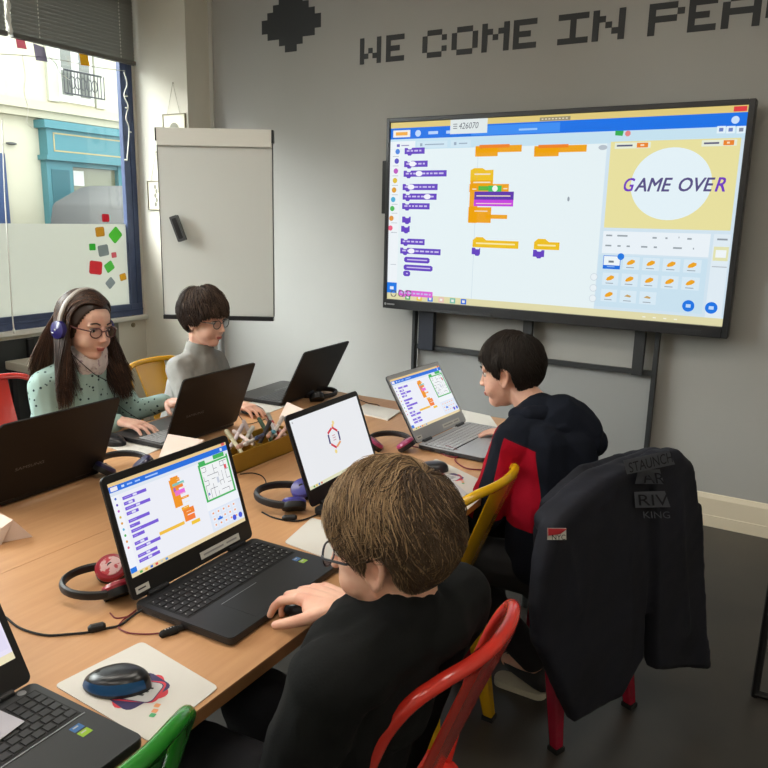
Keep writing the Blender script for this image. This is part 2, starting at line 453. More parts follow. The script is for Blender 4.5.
def facade_window(y0, y1, z0, z1):
    w_ = MB(mat('shutter_white', (218, 216, 204), .6)); w_.box(0, .05, y0-.10, y1+.08, z0-.1, z1+.15)
    o = w_.build('window', t, ang=0)
    g = MB(mat('far_glass', (120, 122, 112), .15)); mid = (y0+y1)/2
    for a, c in ((y0, mid-.08), (mid+.08, y1)):
        for k in range(3):
            zz = z0+(z1-z0)*k/3; g.box(.051, .058, a, c, zz+.02, zz+(z1-z0)/3-.02)
    g.build('pane', o, ang=0)
    g = MB(mat('iron_dark', (62, 62, 64), .5))
    g.tube([(.25, y0-.1, z0+.40), (.25, y1+.10, z0+.40)], .018, 6); g.tube([(.25, y0-.1, z0+.02), (.25, y1+.15, z0+.02)], .014, 6)
    n = 12
    for k in range(n+1):
        yy = y0-.1+(y1-y0+.25)*k/n; g.tube([(.25, yy, z0+.02), (.25, yy, z0+.40)], .008, 5)
    for k in range(5):
        yy = y0+(y1-y0)*(k+.5)/5
        g.tube([(.25, yy+.06*math.cos(a_), z0+.21+.1*math.sin(a_)) for a_ in [2*PI*i/12 for i in range(12)]], .008, 5, closed=True)
    g.build('balcony_railing', o, ang=0)
facade_window(9.0, 9.58, 3.62, 4.95)
facade_window(13.2, 14.0, 3.62, 4.95)
facade_window(4.4, 5.2, 3.62, 4.95)
b = MB(mat('shutter_pale', (190, 189, 172), .7))
b.box(0, .06, 8.72, 8.93, 3.5, 5.05); b.box(0, .06, 9.70, 9.90, 3.5, 5.05); b.build('shutter', t, ang=0)
d = MB(mat('blue_door_paint', (52, 72, 110), .5)); d.box(0, .08, 6.4, 7.80, 0, 2.55); d.box(.08, .1, 6.5, 7.74, 1.4, 1.44); d.build('door', t, ang=0)
d = MB(mat('lamp_dark', (90, 90, 86), .5)); d.ell((.05, 7.95, 2.72), (.04, .10, .025)); d.build('wall_lamp', t)
# parked van seen above the frosted film
t = thing('van', 'grey van parked in the street, its roof showing above the frosted glass', 'van', (-9., 1.15, -.12))
b = MB(mat('van_paint', (92, 92, 91), .7, spec=.2))
prof = [(6.05, .35), (6.05, 1.0), (6.15, 1.18), (6.50, 1.40), (6.57, 1.72), (6.62, 1.78), (7.10, 2.02), (7.3, 2.06), (11.5, 2.10), (11.7, 1.9), (11.75, .35)]
b.prism(prof, -1.7, 0, 'x'); b.build('body', t, ang=30, bevel=.03)
b = MB(mat('van_glass', (70, 78, 84), .1)); b.prism([(6.72, 1.45), (6.78, 1.74), (7.12, 1.92), (7.75, 1.92), (7.75, 1.3), (6.8, 1.3)], 0, .004, 'x'); b.build('side_window', t, ang=0)
b = MB(mat('van_glass2', (165, 168, 168), .3)); b.box(0, .004, 7.95, 9.9, 1.45, 1.92); b.build('side_panel', t, ang=0)
for y in (7.0, 10.8):
    b = MB(M_rubber); b.cyl((-.2, y, .34), (.02, y, .34), .34, n=24); b.build('wheel', t)

# ---- wall lettering
M_vinyl = mat('dark_vinyl', (46, 48, 50), .6)
G = {'W': ['#...#', '#...#', '#.#.#', '##.##', '#...#'], 'E': ['####', '#...', '###.', '#...', '####'], 'C': ['.###.', '#...#', '#....', '#...#', '.###.'],
     'O': ['.###.', '#...#', '#...#', '#...#', '.###.'], 'M': ['#...#', '##.##', '#.#.#', '#...#', '#...#'], 'I': ['#####', '..#..', '..#..', '..#..', '#####'],
     'N': ['#...#', '##..#', '#.#.#', '#..##', '#...#'], 'P': ['####.', '#...#', '####.', '#....', '#....'], 'A': ['.###.', '#...#', '#####', '#...#', '#...#']}
LET = [('W', -2.569, -2.423), ('E', -2.389, -2.268), ('C', -2.150, -1.998), ('O', -1.967, -1.81), ('M', -1.786, -1.629), ('E', -1.606, -1.477), ('I', -1.363, -1.206),
       ('N', -1.185, -1.025), ('P', -.914, -.75), ('E', -.732, -.607), ('A', -.585, -.422), ('C', -.401, -.245), ('E', -.22, -.09)]
t = thing('wall_lettering', 'dark pixel style lettering reading WE COME IN PEACE on the grey wall', 'wall lettering', (-1.5, YW-.0005, 2.48))
for ch, xa, xb in LET:
    g = G[ch]; b = MB(M_vinyl); n = len(g[0]); cw = (xb-xa)/n; chh = .0288
    for r_, row in enumerate(g):
        for c_, q in enumerate(row):
            if q == '#': b.box(xa+c_*cw+1.5, xa+(c_+1)*cw+1.5+.0003, -.002, 0, .075-(r_+1)*chh, .075-r_*chh+.0003)
    b.build('letter', t, ang=0)
b = MB(M_vinyl)      # plain pixel motif, a generic stepped shape
motif = ['...####...', '..######..', '.########.', '##########', '##########', '.########.', '...####...', '....##....']
xa, xb = P(262, 30, 'y', YW).x, P(321, 30, 'y', YW).x; zt = P(290, -4, 'y', YW).z; zb_ = P(290, 52, 'y', YW).z
cw = (xb-xa)/10; chh = (zt-zb_)/8; cxm = (xa+xb)/2
for r_, row in enumerate(motif):
    for c_, q in enumerate(row):
        if q == '#': b.box(xa+c_*cw-cxm, xa+(c_+1)*cw-cxm+.0003, -.002, 0, (8-r_-1)*chh, (8-r_)*chh+.0003)
pt = thing('wall_decal', 'dark stepped pixel motif decal on the grey wall above the flipchart', 'wall decal', (cxm, YW-.0005, zb_)); b.build('pixel_motif', pt, ang=0)

# ---- little hanging frames on the column
for (x0, y0, x1, y1, apex, nm, fn) in ((163.3, 114.5, 184.5, 150, (173, 83), 'small hanging glass frame with a grey round print, above the flipchart', 1), (148, 181, 164, 210, (156, 152), 'small hanging glass frame half hidden behind the flipchart left edge', 0)):
    a = P(x0, y0, 'y', 3.775); c = P(x1, y0, 'y', 3.775); e = P(x0, y1, 'y', 3.775); ap = P(*apex, 'y', 3.775)
    w = c.x-a.x; h = a.z-e.z
    t = thing('hanging_frame', nm, 'picture frame', ((a.x+c.x)/2, 3.775, e.z), 0, 'small hanging frames')
    b = MB(mat('brass_dark', (120, 112, 92), .4, metal=.5)); q = .005
    b.box(-w/2-q, -w/2, -.006, .004, 0, h); b.box(w/2, w/2+q*1.5, -.006, .004, 0, h); b.box(-w/2, w/2, -.006, .004, h-q, h); b.box(-w/2, w/2, -.006, .004, 0, q)
    b.build('frame', t, ang=0)
    b = MB(mat('pale_print', (222, 216, 196), .6)); b.box(-w/2, w/2, -.001, .002, q, h-q); pr = b.build('print', t, ang=0)
    b = MB(mat('grey_print', (128, 126, 112), .7))
    if fn:
        b.prism([(.048*math.cos(2*PI*k/28), h*.5+.058*math.sin(2*PI*k/28)) for k in range(28)], -.0025, -.001, 'y')
    else:
        for k in range(5): b.ell((-.01+.012*(k % 2), -.0015, h*(.2+.15*k)), (.012, .001, .016))
    b.build('print_motif', pr, ang=0)
    b = MB(mat('chain', (150, 140, 118), .4)); z = ap.z-e.z; x = ap.x-(a.x+c.x)/2
    b.tube([(-w*.3, -.002, h), (x, -.002, z), (w*.3, -.002, h)], .0017, 5); b.ell((x, -.001, z), .005); b.build('chain', t)

# ================================================================== flipchart
fc = P(213, 318, 'y', 3.0)
# board faces the camera heading
dist = 4.05
def ray_at(px, py, d):
    dd = CR*((px-384)/FPX) - CU*((py-384)/FPX) + CF
    hv = Vector((CF.x, CF.y, 0)).normalized()
    return CAM_O + dd*(d/(dd.dot(hv)))
bl = ray_at(158, 314, dist); br = ray_at(269, 317, dist); tl = ray_at(155.5, 128, dist); tr = ray_at(272, 131, dist)
ctr = (bl+br+tl+tr)/4; ctr.z = (bl.z+br.z)/2; ang = math.atan2((br-bl).y, (br-bl).x); w = Vector(((br-bl).x, (br-bl).y)).length; h = (tl.z+tr.z)/2-(bl.z+br.z)/2; w *= .985
t = thing('flipchart', 'white flipchart board standing in the corner behind the boy in grey', 'flipchart', (ctr.x+.014, ctr.y+.008, 0), ang)
M_fc = mat('board_white', (200, 201, 196), .35); z0 = ctr.z
b = MB(M_fc); b.box(-w/2, w/2, 0, .02, z0, z0+h); b.build('board', t, ang=0, bevel=.002)
for xa in (-w/2-.003, w/2): b = MB(mat('board_edge', (70, 70, 70), .5)); b.box(xa, xa+.003, -.002, .022, z0, z0+h); b.build('edge_strip', t, ang=0)
b = MB(mat('clamp_white', (214, 212, 204), .4)); b.box(-w/2, w/2, -.016, 0, z0+h-.085, z0+h+.004); cl = b.build('clamp_bar', t, ang=0, bevel=.003)
for xa, xb_ in ((-w/2-.006, -w/2), (w/2, w/2+.010)): b = MB(M_black); b.box(xa, xb_, -.018, .022, z0+h-.062, z0+h+.002); b.build('end_cap', cl, ang=0)
b = MB(M_black); b.box(-w/2, w/2, -.02, .02, z0-.022, z0); b.build('pen_tray', t, ang=0)
b = MB(mat('stand_grey', (150, 152, 152), .4, metal=.4)); b.cyl((0, .04, .06), (0, .04, z0+h*.7), .018); b.box(-.05, .05, .02, .055, z0+.1, z0+.3)
b.build('post', t)
for k in range(5):
    a_ = 2*PI*k/5+.3; b = MB(M_black); b.tube([(0, .04, .07), (.28*math.cos(a_), .04+.28*math.sin(a_), .035)], [.02, .014], 8); b.ell((.28*math.cos(a_), .04+.28*math.sin(a_), .022), .022); b.build('foot', t)
p = ray_at(178, 228.5, dist-.035)
b = MB(mat('eraser_dark', (70, 72, 74), .5)); b.T = Matrix.Rotation(ang, 4, 'Z') @ Matrix.Rotation(R(-19), 4, 'Y')
b.prism(rrect(-.022, .022, -.068, .068, .006), -.012, .018, 'y'); b.use(M_black); b.prism(rrect(-.012, .012, -.055, .055, .004), -.0135, -.012, 'y')
tag(b.build('board_eraser', loc=p, ang=30), 'dark grey magnetic eraser stuck tilted on the flipchart', 'eraser')
# ================================================================== wall screen
YT = 3.85
def tv(px, py): 
    q = P(px, py, 'y', YT); return (q.x, q.z)
X0, X1, Z0, Z1 = -2.283, -.381, .998, 2.077
t = thing('interactive_display', 'large black framed wall screen showing block code and GAME OVER', 'screen', ((X0+X1)/2, YT, Z0))
cx_ = (X0+X1)/2
def L_(x): return x-cx_
def Lz(z): return z-Z0
IX0, IX1 = -2.262, -.409; IZ0, IZ1 = 1.053, 2.052
fr = mat('tv_frame', (38, 39, 42), .35, spec=.5)
b = MB(fr)
b.box(L_(X0), L_(X1), .012, .085, 0, Z1-Z0)
b.box(L_(X0), L_(IX0), -.006, .012, 0, Z1-Z0); b.box(L_(IX1), L_(X1), -.006, .012, 0, Z1-Z0)
b.box(L_(IX0), L_(IX1), -.006, .012, Lz(IZ1), Z1-Z0); b.box(L_(IX0), L_(IX1), -.010, .012, 0, Lz(IZ0))
b.build('frame', t, ang=0, bevel=.003)
b = MB(M_dkgrey); b.box(L_(-1.95), L_(-1.58), -.02, -.010, .004, .016); b.build('pen_ledge', t, ang=0)
b = MB(M_dkgrey); b.box(L_(-.62), L_(-.5), -.0115, -.010, .02, .03); b.build('front_button', t, ang=0)
b = MB(M_silver); b.ell((L_(-2.262), -.011, .026), (.008, .001, .008), None, 12, 6); b.box(L_(-2.25), L_(-2.20), -.0112, -.0105, .022, .030); b.build('maker_badge', t, ang=0)
b = MB(M_black); b.box(L_(X0)-.045, L_(X0), .03, .07, .55, .85); b.build('side_speaker', t, ang=0, bevel=.004)
S = MB()
lay = [0]
def srect(x0, x1, z0, z1, col, lv=1, s=1.0):
    S.use(emi(*col, s)); y = -lv*.0006+.0095
    S.quad((L_(x0), y, Lz(z0)), (L_(x1), y, Lz(z0)), (L_(x1), y, Lz(z1)), (L_(x0), y, Lz(z1)))
def spoly(pts, col, lv=1, s=1.0):
    S.use(emi(*col, s)); y = -lv*.0006+.0095; S.add([(L_(a), y, Lz(c)) for a, c in pts], [tuple(range(len(pts)))])
def sp(x0, y0, x1, y1, col, lv=2):
    a = tv(x0, y0); c = tv(x1, y1); srect(a[0], c[0], c[1], a[1], col, lv)
def scirc(px, py, rx, col, lv=3, rz=None):
    a = tv(px, py); spoly([(a[0]+rx*math.cos(2*PI*k/20), a[1]+(rz or rx)*math.sin(2*PI*k/20)) for k in range(20)], col, lv)
def hz(px, py): return tv(px, py)[1]
WH = (222, 238, 243)
srect(IX0, IX1, IZ0, IZ1, (228, 240, 243), 0)
# title strip, menu bar, tab bar, task bar
srect(IX0, IX1, 2.022, IZ1, (222, 200, 122), 1)
srect(IX0, IX1, 1.962, 2.022, (16, 112, 228), 1)
srect(IX0, IX1, 1.905, 1.962, (196, 224, 238), 1)
srect(IX0, IX1, IZ0, 1.090, (222, 216, 170), 1)
srect(-.47, -.415, 2.026, 2.048, (222, 60, 66), 2)
srect(-1.38, -1.22, 2.024, 2.042, (150, 140, 110), 2)
for k in range(8): srect(-1.37+.018*k, -1.36+.018*k, 2.03, 2.036, (226, 216, 190), 3)
# menu bar content
srect(-2.245, -2.135, 1.972, 2.010, (240, 236, 226), 2); srect(-2.228, -2.152, 1.982, 2.000, (240, 168, 60), 3)
spoly([(-2.085+.018*math.cos(k*PI/8), 1.990+.018*math.sin(k*PI/8)) for k in range(16)], (190, 216, 250), 2)
for a, c in ((-2.02, -1.96), (-1.91, -1.83)): srect(a, c, 1.982, 1.998, (180, 210, 250), 2)
srect(-1.76, -1.27, 1.967, 2.014, (58, 140, 240), 2); srect(-1.49, -1.39, 1.982, 1.992, (150, 196, 248), 3)
spoly([(-.458+.017*math.cos(k*PI/8), 1.990+.017*math.sin(k*PI/8)) for k in range(16)], (200, 222, 250), 2)
a = tv(450, 120); c = tv(484, 131)
srect(a[0], c[0]+.015, 1.978, 2.056, (224, 232, 232), 4)
S.use(emi(90, 96, 108)); y = .0095-.0030
add_text(S, '426070', .115, .032, (L_(a[0]+.052), y, Lz(2.003)), (1, 0, 0), (0, 0, 1), .2)
for k in range(3): srect(a[0]+.018, a[0]+.042, 2.005+.011*k, 2.009+.011*k, (110, 116, 126), 5)
# tabs
srect(IX0, -2.10, 1.906, 1.950, (232, 240, 245), 2); srect(-2.22, -2.20, 1.92, 1.935, (110, 100, 190), 3); srect(-2.19, -2.14, 1.924, 1.93, (150, 150, 190), 3)
for a_, c_ in ((-2.09, -1.90), (-1.88, -1.76)):
    srect(a_, c_, 1.910, 1.946, (206, 228, 240), 2); srect(a_+.02, a_+.035, 1.92, 1.936, (150, 170, 190), 3); srect(a_+.05, c_-.02, 1.925, 1.931, (150, 170, 190), 3)
# flag and stop
a = tv(619, 133.3); spoly([(a[0]-.02, a[1]+.014), (a[0]+.02, a[1]+.012), (a[0]+.016, a[1]-.012), (a[0]-.02, a[1]-.008)], (50, 170, 80), 3)
a = tv(627.5, 133.3); spoly([(a[0]+.014*math.cos(k*PI/4+.4), a[1]+.014*math.sin(k*PI/4+.4)) for k in range(8)], (226, 130, 130), 3)
for px in (721, 730.5, 741):
    a = tv(px, 129.5); srect(a[0]-.018, a[0]+.018, a[1]-.016, a[1]+.016, (226, 240, 248), 3); srect(a[0]-.009, a[0]+.009, a[1]-.008, a[1]+.008, (110, 130, 190) if px < 735 else (130, 140, 160), 4)
# palette column
ys = (151.5, 161, 171, 180.5, 190, 199.5, 208.5, 218.3, 228)
cs = ((70, 130, 220), (90, 80, 190), (190, 90, 190), (224, 190, 60), (224, 160, 50), (80, 175, 215), (80, 185, 90), (224, 150, 60), (236, 100, 130))
srect(IX0, -2.196, 1.09, 1.905, (236, 242, 246), 2)
for k, c_ in enumerate(cs):
    scirc(397 - k*.9, ys[k], .015, c_, 3)
    z = hz(397, ys[k]); srect(-2.245, -2.205, z-.028, z-.025, (170, 180, 190), 3)
srect(-2.243, -2.205, 1.255, 1.258, (180, 190, 200), 3)
srect(-1.715, -1.712, 1.09, 1.905, (206, 222, 230), 2); srect(-1.716, -1.712, 1.68, 1.78, (160, 170, 180), 3)
PU = (98, 62, 190)
def blk(x, z, w, h=.034, col=PU, lab=True, oval=None, drop=True):
    n = .012
    spoly([(x, z+h/2), (x+.018, z+h/2), (x+.024, z+h/2-.008), (x+.042, z+h/2-.008), (x+.048, z+h/2), (x+w, z+h/2), (x+w, z-h/2), (x+.048, z-h/2), (x+.042, z-h/2-.008), (x+.024, z-h/2-.008), (x+.018, z-h/2), (x, z-h/2)], col, 3)
    if lab:
        q = x+.014
        while q < x+w-.02:
            l = random.uniform(.012, .03); srect(q, min(q+l, x+w-.012), z-.004, z+.005, (200, 190, 235), 4); q += l+.008
    if oval is not None:
        spoly([(x+oval+.022*math.cos(k*PI/8), z+.0145*math.sin(k*PI/8)) for k in range(16)], (240, 240, 250), 5)
def blkp(px0, px1, py, **k):
    a = tv(px0, py); c = tv(px1, py); blk(a[0], a[1], c[0]-a[0], **k)
blkp(404, 424, 151); blkp(403.5, 427, 164, oval=.055); blkp(403, 446, 173.7, oval=.10); blkp(402, 437, 187, oval=.055); blkp(402, 436, 196.5, oval=.16); blkp(401.5, 429, 206)
blkp(401.5, 410, 219.5, lab=False); blkp(400.5, 409, 228.8, lab=False); blkp(400, 424, 241.3); blkp(399.5, 440, 250.5, oval=.075)
for px0, px1, py in ((403.5, 429, 259.5), (403, 432, 267.2), (402.5, 409.5, 273.3)):
    a = tv(px0, py); c = tv(px1, py); spoly([(a[0], a[1]+.008), (a[0]+.01, a[1]+.016), (c[0]-.01, a[1]+.016), (c[0], a[1]+.008), (c[0], a[1]-.008), (c[0]-.01, a[1]-.016), (a[0]+.01, a[1]-.016), (a[0], a[1]-.008)], PU, 3)
    srect(a[0]+.02, c[0]-.015, a[1]-.003, a[1]+.004, (200, 190, 235), 4)
blkp(398, 432, 292.5, col=(216, 100, 210))
a = tv(386, 282); c = tv(396, 292); srect(IX0, c[0], 1.09, a[1], (30, 120, 226), 5); srect(IX0+.02, IX0+.045, 1.11, 1.128, (226, 236, 250), 6)
for px in (393, 400.5, 408): 
    a = tv(px, 293.5); S.use(emi(70, 80, 84)); ro = .018
    pts = [(a[0]+ro*math.cos(k*PI/8), a[1]+ro*math.sin(k*PI/8)) for k in range(16)]
    for k in range(16):
        p, q = pts[k], pts[(k+1) % 16]; srect(min(p[0], q[0])-.001, max(p[0], q[0])+.001, min(p[1], q[1])-.001, max(p[1], q[1])+.001, (80, 90, 92), 6)
for px, c_ in ((407, (90, 170, 110)), (418.5, (232, 196, 60)), (429.5, (50, 120, 220)), (440.5, (230, 190, 180)), (452, (120, 190, 170)), (463, (50, 110, 220))):
    x = tv(px, 299)[0]; srect(x-.017, x+.017, 1.056, 1.086, c_, 2); srect(x-.008, x+.008, 1.064, 1.078, (236, 236, 230), 3)
# code scripts
OR = (236, 162, 18); OD = (236, 128, 30)
def op(px0, py0, px1, py1, c_=OR, lv=3): sp(px0, py0, px1, py1, c_, lv)
for x in (475, 534):
    op(x, 147, x+22 if x < 500 else x+24, 156, OR); op(x, 146, x+46 if x < 500 else x+52, 151.5, OR); op(x+4, 144.8, x+34, 147.2, OD, 4)
YE = (236, 190, 20)
a = tv(470, 175); 
spoly([(tv(470, 172)[0], tv(470, 182)[1]), (tv(470, 172)[0], tv(470, 170)[1]), (tv(474, 168)[0], tv(474, 168)[1]), (tv(482, 168)[0], tv(482, 168)[1]), (tv(485, 170)[0], tv(485, 170)[1]), (tv(493, 170)[0], tv(470, 170)[1]), (tv(493, 172)[0], tv(470, 182)[1])], YE, 3)
op(470, 180.5, 492, 189, OR); op(469.5, 187, 476, 223, OR); op(469, 184, 508, 192, OR, 3); op(474, 191.5, 513, 200, (92, 50, 170), 4); op(473.5, 199.5, 512.5, 206.5, (196, 60, 220), 4)
op(468, 207, 490, 223, OR); op(485, 214.5, 506.5, 219, OR)
op(478, 186, 489, 190.5, (90, 180, 60), 5); op(488, 185.5, 501, 191.5, (60, 190, 90), 5); scirc(494.5, 188.5, .016, (236, 244, 236), 6)
for (x0, y0, x1) in ((474, 173.5, 490), (473, 181.7, 490), (476, 195.3, 510), (475.5, 203, 511), (474, 210.5, 487), (472, 188.5, 476), (503, 188, 507)): op(x0, y0, x1, y0+1.2, (238, 222, 196), 6)
for (x0, x1, yy) in ((472, 518, 243), (533.5, 559, 245)):
    A = tv(x0, yy); B_ = tv(x1, yy); q = .022
    spoly([(A[0], A[1]-q), (A[0], A[1]+q*.7), (A[0]+.02, A[1]+q*1.5), (A[0]+.06, A[1]+q*1.5), (A[0]+.08, A[1]+q*.8), (B_[0], A[1]+q*.8), (B_[0], A[1]-q)], YE, 3)
    srect(A[0]+.02, B_[0]-.02, A[1]-.004, A[1]+.004, (246, 232, 170), 4)
    blk(A[0]-.003, A[1]-.043, .05 if x0 < 500 else .062, .036, PU, False)
scirc(602.5, 147.3, .022, (180, 190, 200), 3, .012)
for yy in (275, 286, 296.5): 
    scirc(593.5-(yy-275)*.06, yy+2, .019, (200, 212, 220), 2); scirc(593.5-(yy-275)*.06, yy+2, .016, (232, 240, 244), 3)
scirc(568, 199, .006, (150, 160, 170), 3, .012)
# stage
XS0 = -1.008; XS1 = -.424
srect(XS0-.018, IX1, 1.09, 1.905, (208, 226, 238), 1)
srect(XS0, XS1, 1.500, 1.912, (230, 222, 158), 2)
for (x0, x1, z) in ((XS0+.02, XS0+.19, 1.892), (-.59, -.44, 1.892)):
    srect(x0, x1, z-.014, z+.014, (228, 234, 214), 3); srect(x0+.01, x0+(x1-x0)*.5, z-.004, z+.004, (90, 90, 120), 4); srect(x0+(x1-x0)*.62, x1-.012, z-.011, z+.011, (232, 130, 40), 4); srect(x0+(x1-x0)*.72, x1-.03, z-.004, z+.004, (248, 220, 190), 5)
A = tv(670, 184); 
spoly([(A[0]+.184*math.cos(2*PI*k/48), A[1]+.168*math.sin(2*PI*k/48)) for k in range(48)], (226, 240, 246), 3)
gl = tv(622, 193)[0]; gr = tv(725, 191)[0]; W_ = gr-gl; zz = hz(672, 191.5)
for col_, tx, x0, x1 in (((112, 58, 190), 'G', 623.5, 634.5), ((86, 78, 130), 'AME', 634.3, 672), ((86, 78, 130), 'OVE', 678.5, 714.5), ((112, 58, 190), 'R', 715, 725.5)):
    S.use(emi(*col_)); xa = tv(x0, 186)[0]; xb = tv(x1, 186)[0]
    for dx, dz in ((0, 0), (.0025, 0), (0, .0022), (.0025, .0022)):
        add_text(S, tx, xb-xa-.003, .062, (L_(xa)+dx, .0095-.0036-dx*.05-dz*.02, Lz(zz)+dz), (1, 0, 0), (0, 0, 1), .25)
# sprite info
xr = tv(710, 240)[0]
srect(XS0, xr, 1.374, 1.483, (232, 240, 246), 2); srect(xr+.014, IX1-.01, 1.09, 1.483, (222, 234, 242), 2)
for (u_, z, w_) in ((.015, 1.39, .03), (.07, 1.39, .05), (.24, 1.385, .02), (.30, 1.385, .01), (.36, 1.39, .004), (.40, 1.385, .02), (.015, 1.34, .03), (.075, 1.34, .016), (.12, 1.34, .016), (.19, 1.34, .03), (.25, 1.34, .015), (.34, 1.34, .04), (.43, 1.34, .005)):
    srect(XS0+u_, XS0+u_+w_*1.0, z+.068, z+.076, (150, 160, 168), 3)
srect(xr+.03, xr+.075, 1.455, 1.463, (140, 150, 160), 3); srect(xr+.02, xr+.085, 1.36, 1.425, (224, 224, 176), 3); srect(xr+.03, xr+.076, 1.375, 1.41, (238, 244, 246), 4); srect(xr+.02, xr+.085, 1.33, 1.334, (170, 178, 186), 3)
srect(XS0-.014, xr, 1.105, 1.366, (200, 224, 238), 2)
k = 0
for r_ in range(3):
    for c_ in range(5):
        if r_ == 2 and c_ > 2: continue
        x = XS0+.014+c_*.0955; z = 1.300-r_*.083; bw = .080
        srect(x, x+bw, z-.002, z+.060, (214, 232, 243) if k else (236, 244, 248), 3)
        if k == 0:
            srect(x, x+bw, z-.004, z+.015, (24, 110, 220), 4); srect(x+.024, x+.05, z+.028, z+.038, (110, 120, 130), 4)
            for s_ in ((x-.003, x, z-.004, z+.062), (x+bw, x+bw+.003, z-.004, z+.062), (x-.003, x+bw+.003, z+.060, z+.063)): srect(*s_, (24, 110, 220), 4)
            spoly([(x+bw+.003+.017*math.cos(q*PI/8), z+.06+.017*math.sin(q*PI/8)) for q in range(16)], (30, 120, 224), 6)
        elif r_ == 2 and c_:
            spoly([(x+.02, z+.03), (x+.035, z+.040), (x+.055, z+.034), (x+.05, z+.026)], (196, 160, 100), 4)
        else:
            spoly([(x+.018, z+.024), (x+.024, z+.036), (x+.042, z+.048), (x+.058, z+.044), (x+.058, z+.034), (x+.044, z+.024), (x+.026, z+.020)], (236, 164, 30), 4)
        srect(x+.018, x+.056, z+.006, z+.010, (150, 160, 170) if k else (150, 190, 240), 5)
        k += 1
for (px, py) in ((688, 306), (711, 308)):
    scirc(px, py, .028, (24, 116, 226), 5); a = tv(px, py); srect(a[0]-.011, a[0]+.011, a[1]-.008, a[1]+.008, (190, 216, 248), 6)
for k in range(4): srect(-.78+.05*k, -.765+.05*k, 1.066, 1.072, (240, 240, 225), 2)
S.build('screen', t, ang=0)
# mount of the screen
t = thing('screen_stand', 'dark metal rails and posts carrying the big wall screen', 'screen stand', ((X0+X1)/2, 3.93, 0))
M_st = mat('stand_dark', (44, 46, 48), .5)
def wx(px, py, y=3.95): q = P(px, py, 'y', y); return q.x-cx_, q.z
b = MB(M_st)
a = wx(415.5, 330); b.box(a[0]-.008, a[0]+.010, -.01, .03, 0, 1.3); b.build('post', t, ang=0)
b = MB(M_st); a = wx(655, 340); b.box(a[0]+.004, a[0]+.026, -.01, .03, 0, 1.3); b.build('post', t, ang=0)
b = MB(mat('navy_bracket', (26, 30, 44), .5)); a = wx(428.5, 349); b.box(a[0]-.052, a[0]+.045, -.02, .02, a[1], 1.3); b.build('bracket', t, ang=0)
b = MB(M_st); a = wx(637, 374); b.box(a[0]-.022, a[0]+.030, -.02, .02, a[1], 1.3); b.build('bracket', t, ang=0)
b = MB(M_st); a = wx(529, 330); b.box(a[0]-.025, a[0]+.025, -.01, .02, a[1]-.14, 1.3); b.build('bracket', t, ang=0)
b = MB(M_st); a = wx(470, 352); c = wx(640, 371); zz = (a[1]+c[1])/2
b.box(wx(417, 349)[0], wx(655, 373)[0], .0, .02, zz-.014, zz+.012); b.build('rail', t, ang=0)
b = MB(mat('lower_board', (150, 151, 150), .7)); b.box(wx(417, 349)[0], wx(655, 373)[0], .03, .05, .02, zz-.014); b.build('lower_board', t, ang=0)
for xa in (-.95, .4): b = MB(M_black); b.box(xa, xa+.45, -.03, .05, 0, .02); b.build('foot', t, ang=0)

# ================================================================== tables
M_wood = mat('table_wood', (198, 151, 108), .42, spec=.4, noise_=(6, (188, 140, 98), .3, .7), stretch=(12, .8, 4), bump=(200, .03, .0005))
M_edge = mat('table_edge', (156, 112, 74), .5, noise_=(20, (140, 98, 62), .3, .7))
M_tleg = mat('table_leg_metal', (70, 72, 74), .4, metal=.5)
XS = -1.48
def table(x0, x1, y0, y1, label):
    t = thing('table', label, 'table', ((x0+x1)/2, (y0+y1)/2, 0), 0)
    w, l = (x1-x0)/2-.0008, (y1-y0)/2
    b = MB(M_wood); b.box(-w, w, -l, l, TZ-.003, TZ); b.use(M_edge); b.box(-w, w, -l, l, TZ-.026, TZ-.003); b.build('tabletop', t, ang=0)
    b = MB(M_tleg); b.box(-w+.08, w-.08, -l+.05, l-.05, TZ-.075, TZ-.026); b.build('apron', t, ang=0)
    for sx in (-1, 1):
        for sy in (-1, 1):
            b = MB(M_tleg); b.cyl((sx*(w-.1), sy*(l-.08), 0), (sx*(w-.1), sy*(l-.08), TZ-.026), .022); b.build('leg', t)
table(XS, -.784, .02, 2.765, 'long beech topped table on the right side of the seam, with the maze laptop')
table(-2.18, XS, .02, 2.765, 'long beech topped table on the left side of the seam, before the girl')

